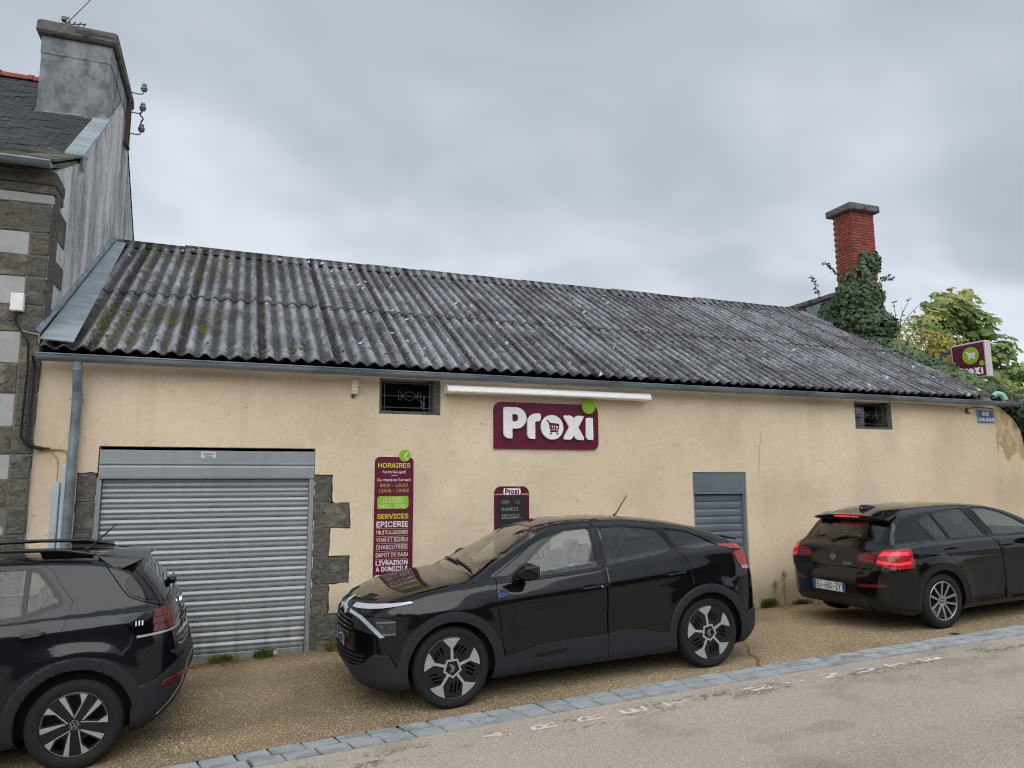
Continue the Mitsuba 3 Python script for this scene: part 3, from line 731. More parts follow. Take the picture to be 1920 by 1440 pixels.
# rough end of the wall beside the lane, with its rounded top
pier = thing('end_pier', 'rough crumbling rendered pier at the right end of the wall', 'wall')
Q = [(12.462, -0.3), (12.462, 3.30), (12.60, 3.285), (12.74, 3.22), (12.88, 3.13), (13.0, 3.02), (13.08, 2.90), (13.13, 2.75), (13.15, 2.55), (13.15, -0.3)]
part(pier, 'wall_body', extr(Polygon(Q), D + 0.6, 0.6 - 0.004), 'rough_render')
part(pier, 'render_patch', extr(ragged([(12.463, -0.29), (12.463, 2.45), (12.52, 2.62), (12.60, 2.5), (12.70, 2.3), (12.82, 2.42), (12.95, 2.5), (13.146, 2.3), (13.146, -0.29)], 0.012, 0.06).intersection(sbox(12.463, -.29, 13.146, 3)), D + 0.02, 0.022), 'stucco')
part(shop, 'rear_wall', box(GX + .01, 12.1, 17.0, 17.25, -.3, 3.39), 'rough_render')
part(shop, 'side_wall', hull([[x, y, z] for x in (11.95, 12.2) for y, z in ((9.23, -.3), (9.23, 3.39), (13.1, 5.72), (16.99, 3.39), (16.99, -.3))]), 'rough_render')
part(pier, 'side_wall', box(12.46, 12.9, D + 0.62, 13.0, -0.3, 3.2), 'rough_render')
# ---------------------------------------------------------------- signs
def cart_poly():
    """shopping cart in a unit box: x 0..1, z 0..1, handle at the left"""
    P = [LineString([(0.0, 0.98), (0.13, 0.93), (0.30, 0.30), (0.88, 0.27)]).buffer(0.045),
         LineString([(0.17, 0.80), (0.98, 0.72), (0.93, 0.40), (0.27, 0.42)]).buffer(0.05)]
    for t in (0.36, 0.54, 0.72): P.append(LineString([(t - .03, 0.78), (t, 0.42)]).buffer(0.045))
    P.append(Polygon([(.2, .82), (.98, .73), (.97, .62), (.22, .68)]))
    P.append(LineString([(0.26, 0.22), (0.92, 0.22)]).buffer(0.03))
    for t in (0.32, 0.86): P.append(Point(t, 0.08).buffer(0.08))
    return unary_union(P)
def proxi_letters(W, H):
    """the five letters in a W x H board (x from left, z from top downwards negative), from the board's own proportions"""
    def X(s): return s * W
    def Z(t): return -t * H
    L = []
    # P
    stem = rbox2(X(.080), X(.160), Z(.785), Z(.115), (.02 * W, 0, 0, .045 * W))
    bowl = unary_union([sbox(X(.10), Z(.575), X(.19), Z(.115)), affinity.scale(Point(0, 0).buffer(1, 32), X(.105), H * .23).intersection(sbox(-9, -9, 9, 9))]) if False else unary_union([sbox(X(.10), Z(.575), X(.195), Z(.115)), affinity.translate(affinity.scale(Point(0, 0).buffer(1, 32), X(.098), H * .23), X(.193), Z(.345))])
    hole = unary_union([sbox(X(.160), Z(.42), X(.195), Z(.265)), affinity.translate(affinity.scale(Point(0, 0).buffer(1, 24), X(.022), H * .0775), X(.195), Z(.3425))])
    L.append(unary_union([stem, bowl]).difference(hole))
    # r
    st = rbox2(X(.300), X(.372), Z(.79), Z(.36), (0, 0, 0, .04 * W))
    arm = unary_union([affinity.translate(affinity.scale(Point(0, 0).buffer(1, 32), X(.092), H * .215), X(.392), Z(.445)).intersection(sbox(X(.30), Z(.445), X(.392), Z(.22))),
                       rbox2(X(.390), X(.428), Z(.405), Z(.23), (0, .02 * W, .03 * W, 0)), sbox(X(.30), Z(.46), X(.372), Z(.43))])
    inner = affinity.translate(affinity.scale(Point(0, 0).buffer(1, 24), X(.022), H * .05), X(.394), Z(.45)).intersection(sbox(X(.372), Z(.5), X(.394), Z(.3)))
    L.append(unary_union([st, arm]).difference(inner))
    # o
    L.append(affinity.translate(affinity.scale(Point(0, 0).buffer(1, 40), X(.106), H * .268), X(.535), Z(.527)))
    # x
    a = Polygon([(X(.645), Z(.255)), (X(.705), Z(.25)), (X(.735), Z(.28)), (X(.845), Z(.74)), (X(.843), Z(.80)), (X(.785), Z(.80)), (X(.760), Z(.77)), (X(.650), Z(.32))]).buffer(.008 * W).buffer(-.004 * W)
    b = Polygon([(X(.843), Z(.255)), (X(.785), Z(.25)), (X(.757), Z(.28)), (X(.648), Z(.72)), (X(.646), Z(.79)), (X(.70), Z(.80)), (X(.725), Z(.775)), (X(.840), Z(.32))]).buffer(.008 * W).buffer(-.004 * W)
    L.append(unary_union([a, b]).buffer(-.006 * W))
    L.append(rbox2(X(.866), X(.935), Z(.79), Z(.295), (.02 * W, 0, 0, .035 * W)))
    return L
def plane(m, x, y, z): return moved(m, x, y, z)

# main shop sign
SX, SZ, SW_, SH_ = 3.125, 3.042, 1.513, 0.608
pk_ = thing('shop_sign', 'wide maroon wall sign with raised white letters reading Proxi and a green disc', 'sign')
part(pk_, 'board', extr(rbox2(0, SW_, -SH_, 0, (.10, .10, .085, .004)), 0, 0.03).apply_translation((SX, D, SZ)), 'maroon')
for ch, pol in zip('Proxi', proxi_letters(SW_, SH_)):
    m = extr(pol, 0, 0.028); m.apply_translation((SX, D - 0.042, SZ)); part(pk_, 'letter', m, 'white_text')
    s = extr(pol.buffer(-0.02), 0, 0.014); s.apply_translation((SX, D - 0.029, SZ)); part(pk_, 'standoff', s, 'maroon_dull')
c = affinity.translate(affinity.scale(cart_poly(), .17, .19, origin=(0, 0)), .735, -.42)
part(pk_, 'cart_emblem', moved(extr(c, 0, 0.003), SX, D - 0.0702, SZ), 'maroon')
part(pk_, 'disc', moved(extr(Point(SW_ * .897, -.028).buffer(.098, 32), 0, 0.02), SX, D - 0.045, SZ), 'lime')
part(pk_, 'disc_post', moved(extr(Point(SW_ * .897, -.06).buffer(.05, 16), 0, 0.016), SX, D - 0.029, SZ), 'lime')

# opening hours panel
hx0, hx1, hz1, hz0 = 1.602, 2.078, 2.312, 0.70
hp_ = thing('hours_panel', 'tall narrow maroon panel listing opening hours and services beside the roller shutter', 'sign')
part(hp_, 'board', moved(extr(rbox2(hx0, hx1, hz0, hz1, (.06, .06, .02, .02)), 0, 0.012), 0, D, 0), 'maroon')
ft = D - 0.0122
def pz(v): return 2.314 - (680 + 0.302083 * v - 857) * 0.006365
def px(u): return 1.602 + (u - 74) / 243 * 0.476
def tline(parent, s, u0, u1, v, hv, bs, bold=False, dz=0):
    h = hv * 0.302083 * 0.006365
    m = text(s, h, 0.0015, bold, width=px(u1) - px(u0))
    part(parent, 'text_line', moved(m, (px(u0) + px(u1)) / 2, ft, pz(v) - h / 2 + dz), bs)
tline(hp_, 'HORAIRES', 92, 296, 640, 29, 'lime_text', True)
tline(hp_, 'Fermé le Lundi', 123, 268, 681, 17, 'white_text')
part(hp_, 'rule', moved(extr(sbox(px(176), pz(707), px(215), pz(704)), 0, .001), 0, ft, 0), 'white_text')
tline(hp_, 'Du mardi au Samedi', 92, 297, 731, 17, 'white_text')
tline(hp_, '8H00 - 12H30', 108, 281, 766, 21, 'gold_text')
tline(hp_, '16H00 - 19H00', 100, 288, 799, 21, 'gold_text')
part(hp_, 'green_box', moved(extr(rbox2(px(92), px(287), pz(913), pz(833), (.035, .02, .045, .003)), 0, .002), 0, ft, 0), 'lime')
ft -= 0.0022
tline(hp_, 'Le dimanche', 129, 252, 848, 15, 'pale_text')
tline(hp_, '& jours fériés', 125, 256, 867, 15, 'pale_text')
tline(hp_, '8H00 - 12H30', 106, 274, 895, 19, 'pale_text')
ft += 0.0022
tline(hp_, 'SERVICES', 93, 288, 959, 29, 'lime_text', True)
for s, v, hv, bold in (('EPICERIE', 1008, 33, True), ('FRUITS & LEGUMES', 1058, 24, False), ('VINS ET BIERES', 1103, 25, False), ('CHARCUTERIE', 1149, 26, False), ('DEPOT DE PAIN', 1196, 25, False), ('LIVRAISON', 1244, 28, True), ('A DOMICILE', 1282, 28, True)):
    tline(hp_, s, 90, 287, v, hv, 'white_text', bold)
for v in (1033, 1081, 1126, 1172, 1220): part(hp_, 'rule', moved(extr(sbox(px(88), pz(v + 2.5), px(287), pz(v)), 0, .001), 0, ft, 0), 'gold_text')
part(hp_, 'white_box', moved(extr(rbox2(px(80), px(296), pz(1400), pz(1318), (.03, .03, .01, .01)), 0, .002), 0, ft, 0), 'white_text')
part(hp_, 'disc', moved(extr(Point(px(260), pz(578)).buffer(.072, 28), 0, .006), 0, D - 0.0125, 0), 'lime')
part(hp_, 'clock_hands', moved(extr(LineString([(px(278), pz(560)), (px(258), pz(581)), (px(276), pz(602))]).buffer(.006), 0, .002), 0, D - 0.019, 0), 'pale_text')

# chalkboard
cb = thing('chalkboard_sign', 'small maroon framed chalkboard with a round topped header on the wall', 'sign')
bx0, bx1, bz1, bz0 = 3.134, 3.613, 1.948, 1.10
part(cb, 'board', moved(extr(rbox2(bx0, bx1, bz0, bz1, (.09, .09, .01, .01)), 0, .014), 0, D, 0), 'maroon')
def cx_(u): return 3.134 + (u - 813) / 216 * 0.479
def cz_(v): return 1.948 - (v - 766) * 0.00196
fy = D - 0.0142
part(cb, 'slate', moved(extr(sbox(cx_(832), bz0 + .03, cx_(1010), cz_(832)), 0, .001), 0, fy, 0), 'chalkboard')
part(cb, 'rule', moved(extr(unary_union([sbox(bx0, cz_(821), cx_(868), cz_(815)), sbox(cx_(978), cz_(821), bx1, cz_(815))]), 0, .001), 0, fy, 0), 'gold_text')
part(cb, 'logo_plate', moved(extr(rbox2(cx_(870), cx_(976), cz_(821), cz_(779), (.02, .02, .02, .005)), 0, .0015), 0, fy, 0), 'white_text')
for pol in proxi_letters(.225, .105):
    pol = pol.difference(Point(.535 * .225, -.527 * .105).buffer(.010)) if abs(pol.centroid.x - .12) < .01 else pol
    part(cb, 'letter', moved(extr(pol, 0, .0012), cx_(872) - .002, fy - .0016, cz_(776)), 'maroon')
part(cb, 'dot', moved(extr(Point(cx_(963), cz_(780)).buffer(.014), 0, .0012), 0, fy - .0017, 0), 'lime')
for s, u0, u1, v, h in (('FERMÉ', 858, 906, 868, .038), ('LE', 944, 968, 868, .036), ('SAMEDI', 858, 962, 915, .042), ('DESOLE..', 860, 985, 958, .046)):
    part(cb, 'chalk_line', moved(text(s, h, .0008, False, width=cx_(u1) - cx_(u0)), (cx_(u0) + cx_(u1)) / 2, fy - .0011, cz_(v) - h / 2), 'chalk')
part(cb, 'chalk_line', moved(extr(LineString([(cx_(856), cz_(976)), (cx_(960), cz_(971))]).buffer(.003), 0, .0008), 0, fy - .0011, 0), 'chalk')

# street plate
sp = thing('street_plate', 'blue enamel street name plate reading RUE Emile SALAUN at the wall end', 'sign')
part(sp, 'plate', moved(extr(rbox2(12.020, 12.442, 2.978, 3.222, (.008,) * 4), 0, .01), 0, D, 0), 'enamel_edge')
part(sp, 'field', moved(extr(sbox(12.034, 2.992, 12.428, 3.208), 0, .002), 0, D - .0102, 0), 'enamel_blue')
for s, w, z_, h in (('RUE', .155, 3.118, .062), ('Emile', .15, 3.022, .058), ('SALAUN', .20, 3.022, .058)):
    part(sp, 'text_line', moved(text(s, h, .001, True, width=w), {'RUE': 12.235, 'Emile': 12.125, 'SALAUN': 12.318}[s], D - .0123, z_), 'white_text')

# projecting box sign beside the ivy
bs = thing('box_sign', 'square projecting maroon box sign on the right, half hidden by ivy', 'sign')
b0, b1, c0, c1 = 9.33, 10.03, 3.915, 4.605
part(bs, 'case', chbox(13.004, 13.16, b0, b1, c0, c1, .012), 'sign_side')
def onbox(pol, th, lift):
    m = extr(pol, 0, th); v = m.vertices
    # picture x (left to right) runs from far (b1) to near (b0)
    m.vertices = np.stack([13.004 - lift + v[:, 1], b1 - v[:, 0], v[:, 2] + c1], 1); return m
W_ = b1 - b0; H_ = c1 - c0
part(bs, 'face', onbox(sbox(.03, -H_ + .03, W_ - .03, -.03), .004, .0), 'maroon')
part(bs, 'disc', onbox(Point(.40, -.25).buffer(.165, 32), .002, .0042), 'lime')
part(bs, 'cart_emblem', onbox(affinity.translate(affinity.scale(cart_poly(), .18, .16, origin=(0, 0)), .31, -.33), .002, .0064), 'white_text')
part(bs, 'dot', onbox(Point(.61, -.425).buffer(.052, 24), .002, .0042), 'lime')
for pol in proxi_letters(.60, .26): part(bs, 'letter', onbox(affinity.translate(pol, .06, -.425), .002, .0042), 'white_text')
part(bs, 'bracket', cat([tube([(13.08, 10.03, 4.0), (13.08, 10.3, 4.0), (13.08, 10.3, 2.8)], .03, 8), tube([(13.08, 10.03, 4.5), (13.08, 10.3, 4.5), (13.08, 10.3, 4.0)], .03, 8)]), 'iron')

# white awning case, detector, wall lamp and cable at the right
aw = thing('awning_case', 'long white folded awning case mounted under the gutter', 'awning')
prof = [(8.886, 3.222), (8.80, 3.224), (8.74, 3.215), (8.70, 3.19), (8.682, 3.155), (8.68, 3.128), (8.886, 3.122)]
part(aw, 'case', xprof(prof, 2.47, 5.36), 'white_metal', 25)
pe = Polygon(prof).buffer(.004)
part(aw, 'end_cap', xprof(list(pe.exterior.coords)[:-1], 2.455, 2.469), 'white_metal')
part(aw, 'end_cap', xprof(list(pe.exterior.coords)[:-1], 5.361, 5.378), 'white_metal')
part(aw, 'seam', box(2.47, 5.36, 8.6785, 8.6795, 3.134, 3.137), 'grey_conduit')
sb = thing('detector_box', 'small beige detector box on the wall beside the small left window', 'detector')
part(sb, 'case', chbox(1.292, 1.372, D - .07, D, 3.065, 3.25, .008), 'cream_plastic')
part(sb, 'visor', chbox(1.286, 1.378, D - .085, D - .071, 3.20, 3.256, .004), 'cream_plastic')
part(sb, 'side_box', chbox(1.374, 1.402, D - .05, D, 3.16, 3.225, .004), 'cream_plastic')
part(sb, 'sensor', moved(trimesh.creation.icosphere(2, .016), 1.345, D - .072, 3.12), 'white_text', True)
part(sb, 'cable', tube(smooth_path([(1.31, D - .02, 3.066), (1.30, D - .02, 3.03), (1.325, D - .02, 3.02), (1.33, D - .01, 3.06)], 16), .006, 6), 'black_cable', 60)
wl = thing('wall_lamp', 'small round bulkhead lamp beside the blue street plate', 'lamp')
part(wl, 'housing', revolve_y([(0.0, D), (0.055, D), (0.055, D - .03), (0.045, D - .045), (0.0, D - .046)], 20).apply_translation((11.80, 0, 3.19)), 'iron')
part(wl, 'globe', moved(trimesh.creation.icosphere(2, .042), 11.80, D - .06, 3.19), 'cream_plastic', True)
part(wl, 'cable', tube(smooth_path([(10.05, D - .012, 3.275), (11.66, D - .012, 3.245), (11.68, D - .012, 3.16), (11.76, D - .012, 3.15)], 40), .007, 6), 'beige_cable', 60)
part(wl, 'cable', tube(smooth_path([(11.86, D - .012, 3.17), (11.9, D - .012, 3.24), (12.0, D - .012, 3.262), (12.42, D - .012, 3.25), (12.46, D - .012, 3.2)], 30), .006, 6), 'black_cable', 60)

# cables and conduits at the left end of the shop wall
cbx = thing('cable_run', 'cables running from a white junction box down to grey conduits beside the downpipe', 'cable')
part(cbx, 'junction_box', chbox(-2.26, -2.14, 8.78, 8.85, 3.80, 3.99, .008), 'white_metal')
part(cbx, 'cable', tube(smooth_path([(-2.20, 8.82, 3.80), (-2.215, 8.83, 3.70), (-2.16, 8.83, 3.60), (-2.05, 8.83, 3.575), (-1.985, 8.83, 3.565), (-1.975, 8.83, 3.47)], 50), .008, 6), 'beige_cable', 60)
part(cbx, 'cable', tube(smooth_path([(-2.20, 8.82, 3.80), (-2.215, 8.82, 3.70), (-2.14, 8.82, 3.58), (-2.075, 8.82, 3.48), (-2.06, 8.82, 3.2), (-2.07, 8.82, 2.7), (-2.07, 8.82, 2.5), (-2.02, 8.82, 2.40), (-1.94, 8.83, 2.375), (-1.8, 8.85, 2.37)], 70), .010, 6), 'black_cable', 60)
part(cbx, 'cable', tube(smooth_path([(-1.99, 8.66, 3.33), (-2.0, 8.78, 3.30), (-2.005, 8.81, 3.2), (-2.01, 8.81, 2.7), (-2.0, 8.81, 2.45), (-1.95, 8.82, 2.38), (-1.86, 8.85, 2.365)], 60), .020, 8), 'black_cable', 60)
part(cbx, 'cable', tube(smooth_path([(-1.93, 8.88, 2.372), (-1.70, 8.88, 2.362), (-1.655, 8.88, 2.345), (-1.645, 8.88, 2.28), (-1.645, 8.87, 2.18)], 40), .012, 8), 'beige_cable', 60)
part(cbx, 'cable', tube(smooth_path([(-1.93, 8.885, 2.36), (-1.80, 8.885, 2.34), (-1.735, 8.885, 2.26), (-1.725, 8.875, 2.15), (-1.725, 8.87, 2.0)], 40), .006, 6), 'beige_cable', 60)
part(cbx, 'conduit', chbox(-1.675, -1.618, 8.84, 8.898, 0.1, 2.20, .006), 'grey_conduit')
part(cbx, 'conduit', chbox(-1.752, -1.692, 8.84, 8.898, 0.1, 2.02, .006), 'grey_conduit')
for zz in (0.6, 1.05, 1.5, 1.9):
    part(cbx, 'clip', box(-1.757, -1.687, 8.836, 8.8395, zz, zz + .02), 'grey_conduit')

# ---------------------------------------------------------------- stone house on the left
hs = thing('stone_house', 'tall old house with grey stained gable, quoin stones and slate roof', 'building')
rh = np.random.default_rng(5)
FY = 8.856
AP = (12.85, 8.36)
gable = [(FY + .02, -0.4), (FY + .02, 5.40), (10.02, 6.0), AP, (15.7, 6.0), (17.0, 5.40), (17.0, -0.4)]
m = trimesh.creation.extrude_polygon(Polygon(gable), 0.4, engine='earcut'); v = m.vertices
m.vertices = np.stack([GX - 0.4 + v[:, 2], v[:, 0], v[:, 1]], 1); m.fix_normals()
gw = part(hs, 'gable_wall', m, 'gable_render')
fw_ = part(hs, 'front_wall', box(-9, GX - 0.402, FY + .02, FY + .4, -0.4, 5.40), 'mortar')
zb = [5.0, 4.683, 4.43, 4.19, 3.883, 3.591, 3.256, 2.935, 2.59, 2.304, 2.048, 1.766, 1.488, 1.2, 0.9, 0.62, 0.3, -0.2]
kinds = ['dark', 'light']
for i in range(len(zb) - 1):
    zt_, zl = zb[i], zb[i + 1]; g = 0.006
    k = ('stone_grey', 'stone_brown', 'stone_dark')[int(rh.integers(3))]
    part(fw_, 'quoin_stone', chbox(-2.145, GX + 0.0, FY - 0.006 - rh.random() * .004, FY + .30, zl + g, zt_ - g, .008, .008, rh), k)
    lightb = i % 2 == 1
    part(fw_, 'quoin_stone', chbox(-2.60, -2.157, FY - (0.0 if lightb else .008), FY + .3, zl + (.002 if lightb else g), zt_ - (.002 if lightb else g), .005, .004, rh), 'stone_light' if lightb else ('stone_grey', 'stone_brown')[int(rh.integers(2))])
    part(fw_, 'quoin_stone', chbox(-3.9, -2.612, FY - (0.0 if lightb else .008), FY + .3, zl + g, zt_ - g, .005, .004, rh), 'stone_light')
    # the same stones seen on the gable side, longer and shorter in turn
    dy = 0.62 if i % 2 == 0 else 0.26
    zm_ = 0.5 * (zl + zt_)
    if zt_ > 3.0:
        part(gw, 'quoin_stone', chbox(GX - .1, GX + 0.012, FY + .022, FY + dy + rh.normal(0, .04), zl + g + .02, zt_ - g + .05, .008, .01, rh), k)
for z0_, z1_, pr_, mat in ((5.013, 5.12, .01, 'stone_light'), (5.126, 5.22, .03, 'stone_brown'), (5.226, 5.36, .05, 'stone_grey')):
    for xa, xb in ((-2.75, GX + pr_ * .6), (-4.2, -2.758)):
        part(fw_, 'cornice_stone', chbox(xa, xb, FY - pr_, FY + .4, z0_, z1_, .008, .01, rh), mat)
part(hs, 'wall_spall', cat([moved(trimesh.creation.icosphere(2, .1), 0, 0, 0).apply_transform(np.diag([.25, 1.2, 1.8, 1.0])).apply_translation((GX + .005, 9.02, 5.05))]), 'stone_dark', True)
part(hs, 'quoin_shadow', box(GX - .3, GX - .02, FY + .001, FY + .018, -.3, 5.0), 'mortar')  # mortar fill set back in the quoin joints
# roof: courses of slates
rf = hs + '__roof'; taken.add(rf)
def hroof_z(y):
    return np.interp(y, [8.45, 10.02, AP[0]], [5.335, 6.08, AP[1] + .05])
def hslope(pts_y, x0, x1): pass
put(rf, cat([hull([[x, y, z] for x in (-9, GX - .02) for y, z in ((8.66, 5.385), (10.02, 6.03), (10.02, 5.9), (8.66, 5.36))]),
             hull([[x, y, z] for x in (-9, GX - .02) for y, z in ((10.02, 6.03), AP, (15.7, 6.0), (10.02, 5.9), (15.7, 5.9))])]), 'slate')
VF = []
path = [(8.58, 5.40), (10.02, 6.075), (AP[0], AP[1] + .055)]
tl = np.r_[0, np.cumsum([math.dist(a, b) for a, b in zip(path, path[1:])])]
step = 0.105; s = 0.0; row = 0
while s < tl[-1] - .02:
    y0 = np.interp(s, tl, [q[0] for q in path]); z0 = np.interp(s, tl, [q[1] for q in path])
    y1 = np.interp(s + step * 1.15, tl, [q[0] for q in path]); z1 = np.interp(s + step * 1.15, tl, [q[1] for q in path])
    x = -4.3 + (row % 2) * .11
    while x < GX - .03:
        w = 0.215; xe = min(x + w - .006, GX + .0); dz = rh.normal(0, .004)
        a_, b_ = np.array([y0, z0 + .014 + dz]), np.array([y1, z1 + .001 + dz])
        V = np.array([[x, *a_], [xe, *a_], [xe, *b_], [x, *b_], [x, a_[0], a_[1] - .014], [xe, a_[0], a_[1] - .014]])
        VF.append((V, np.array([[0, 1, 2], [0, 2, 3], [4, 5, 1], [4, 1, 0], [1, 5, 2]])))
        x += w
    s += step; row += 1
part(rf, 'slates', join(VF), 'slate', kind='stuff')
for i in range(4):
    xa = -4.6 + i * .44
    a_ = np.linspace(-.2, math.pi + .2, 9); o = [(AP[0] + .11 * math.cos(q), AP[1] + .03 + .09 * math.sin(q)) for q in a_]; n_ = [(AP[0] + .09 * math.cos(q), AP[1] + .03 + .07 * math.sin(q)) for q in a_][::-1]
    part(rf, 'ridge_tile', xprof(o + n_, xa, xa + .455), 'ridge_tile', 40)
    o2 = [(AP[0] + .125 * math.cos(q), AP[1] + .035 + .10 * math.sin(q)) for q in a_]
    part(rf, 'ridge_tile', xprof(o2 + n_, xa + .40, xa + .47), 'ridge_tile', 40)
def yz_strip(pts, x0, x1, th, mat, name):
    P = []
    for (y, z) in pts:
        P += [[x, y, z + d] for x in (x0, x1) for d in (0, th)]
    part(rf, name, hull(P), mat)
yz_strip([(9.99, 6.075), (11.62, 7.375)], GX - .17, GX + .045, .045, 'zinc_flashing', 'verge_flashing')
part(rf, 'verge_flashing', hull([[GX + .045, 9.99, 6.1], [GX + .05, 9.99, 5.86], [GX + .05, 10.2, 6.15], [GX + .0, 9.99, 6.1], [GX, 10.2, 6.2], [GX + .0, 9.99, 5.9]]), 'zinc')
yz_strip([(8.64, 5.415), (9.98, 6.06)], GX - .3, GX + .03, .03, 'slate', 'verge_slates')
yz_strip([(13.4, 7.93), (15.7, 6.02)], GX - .2, GX + .012, .03, 'slate', 'back_verge')
part(hs, 'gutter', xprof([(8.575 + .055 * math.cos(q + math.pi), 5.375 - .06 * math.sin(q)) for q in np.linspace(0, math.pi, 9)] , -9, GX + .02), 'zinc', 40)
part(hs, 'gutter_bead', tube([(-9, 8.52, 5.38), (GX + .02, 8.52, 5.38)], .012, 8), 'zinc_flashing', 60)
# chimney of the house
ch = hs + '__chimney'; taken.add(ch)
put(ch, cat([chbox(-2.86, GX - .003, 11.50, 13.36, 6.3, 8.30, .006), chbox(-2.87, GX + .012, 11.49, 13.37, 8.18, 8.46, .012)]), 'chimney_render')
part(ch, 'cap', chbox(-2.93, GX + .075, 11.40, 13.46, 8.462, 8.66, .03, .02, rh), 'cap_concrete')
part(ch, 'foot_fillet', hull([[x, y, z] for x in (-2.87, GX + .005) for y, z in ((11.505, 7.34), (11.46, 7.20), (11.505, 7.0))]), 'chimney_render')
part(ch, 'pot', tube([(-2.55, 12.2, 8.6), (-2.55, 12.2, 8.70)], .1, 16), 'cap_concrete', 50)
# TV aerial on the chimney
an = thing('roof_aerial', 'television aerial on the grey chimney of the stone house', 'aerial')
part(an, 'mast', tube([(-2.64, 11.75, 8.64), (-2.64, 11.75, 8.93)], .018, 8), 'rust_iron', 60)
part(an, 'clamp', chbox(-2.70, -2.59, 11.71, 11.79, 8.88, 8.95, .01), 'iron')
part(an, 'boom', tube([(-2.62, 11.70, 8.84), (-2.30, 11.70, 9.36)], .015, 8), 'alloy_grey', 60)
for k in range(3):
    part(an, 'reflector_rod', tube([(-2.58 + .06 * k, 11.66, 8.70), (-2.50 + .07 * k, 11.66, 8.86)], .008, 6), 'iron', 60)
for k in range(2): part(an, 'reflector_rod', tube([(-2.62, 11.66, 8.73 + .06 * k), (-2.36, 11.66, 8.78 + .07 * k)], .008, 6), 'iron', 60)
# iron bracket with three insulators on the gable
ib = thing('insulator_bracket', 'rusty iron bracket with three glass insulators on the gable behind the chimney', 'insulator bracket')
part(ib, 'upright', cat([chbox(GX + .02, GX + .07, 13.02, 13.06, 7.66, 8.58, .006), chbox(GX + .02, GX + .07, 13.20, 13.24, 7.66, 8.58, .006)]), 'rust_iron')
for zz in (8.56, 7.68): part(ib, 'crossbar', chbox(GX + .018, GX + .075, 12.98, 13.28, zz - .03, zz + .03, .006), 'rust_iron')
for zz in (8.60, 8.25, 7.87):
    arm = part(ib, 'arm', tube(smooth_path([(GX + .05, 13.05, zz), (GX + .20, 13.05, zz - .01), (GX + .25, 13.05, zz + .01), (GX + .26, 13.05, zz + .06)], 20), .011, 6), 'alloy_grey', 60)
    pr_ = [(0, .19), (.03, .185), (.04, .15), (.034, .14), (.05, .12), (.055, .09), (.04, .08), (.045, .06), (.03, .05), (0, .05)]
    m = revolve_y([(r_, -h_) for r_, h_ in pr_], 14); v = m.vertices; m.vertices = np.stack([v[:, 0], v[:, 2], -v[:, 1]], 1)
    part(ib, 'insulator', moved(m, GX + .26, 13.05, zz), 'glass_insulator', 40)
part(ib, 'wire', tube(smooth_path([(GX + .26, 13.05, 8.32), (GX + .22, 13.05, 8.22), (GX + .28, 13.05, 8.16), (GX + .24, 13.05, 8.08), (GX + .27, 13.05, 8.0)], 24), .012, 6), 'black_cable', 60)

# ---------------------------------------------------------------- brick chimney at the right gable end
bc = thing('brick_chimney', 'red brick chimney with concrete cap rising from ivy at the right gable', 'chimney')
bx0, bx1, by0, by1 = 12.30, 12.94, 11.53, 12.05
part(bc, 'core', box(bx0 + .012, bx1 - .012, by0 + .012, by1 - .012, 4.0, 7.86), 'brick_mortar')
rb = np.random.default_rng(8)
zz = 6.35; row = 0
while zz < 7.84:
    h = .064; o = (row % 2) * .5
    for face in range(2):
        n = 3 if face == 0 else 2.5
        a0, a1 = (bx0, bx1) if face == 0 else (by0, by1)
        L = .213 if face == 0 else .208
        a = a0 - (o * L if o else 0)
        while a < a1 - .02:
            s_, e_ = max(a, a0) + (.004 if a > a0 else 0), min(a + L - .004, a1)
            if e_ - s_ > .03:
                dp_ = rb.random() * .004
                m = box(s_, e_, by0 - dp_, by0 + .1, zz, zz + h - .012) if face == 0 else box(bx0 - dp_, bx0 + .1, s_ + (.0 if s_ > by0 else .101), e_, zz, zz + h - .012)
                if e_ - s_ > .11 or face == 0: part(bc, 'brick', m, f'brick_{int(rb.integers(3))}')
            a += L
    zz += h; row += 1
part(bc, 'cap', chbox(bx0 - .11, bx1 + .10, by0 - .10, by1 + .11, 7.855, 8.0, .02, .015, rb), 'cap_concrete')
gp = thing('gable_parapet', 'grey rendered parapet with coping beside the ivy covered chimney', 'wall')
part(gp, 'wall_body', cat([hull([[x, y, z] for x in (12.29, 12.60) for y, z in ((12.06, 5.0), (13.75, 5.0), (13.75, 6.02), (12.06, 6.04))]),
      hull([[x, y, z] for x in (12.275, 12.60) for y, z in ((8.98, 3.3), (9.1, 3.62), (11.52, 4.98), (12.05, 5.1), (12.05, 3.3))])]), 'chimney_render')
part(gp, 'coping', chbox(12.22, 12.66, 12.06, 13.82, 6.045, 6.16, .02, .015, rb), 'cap_concrete')
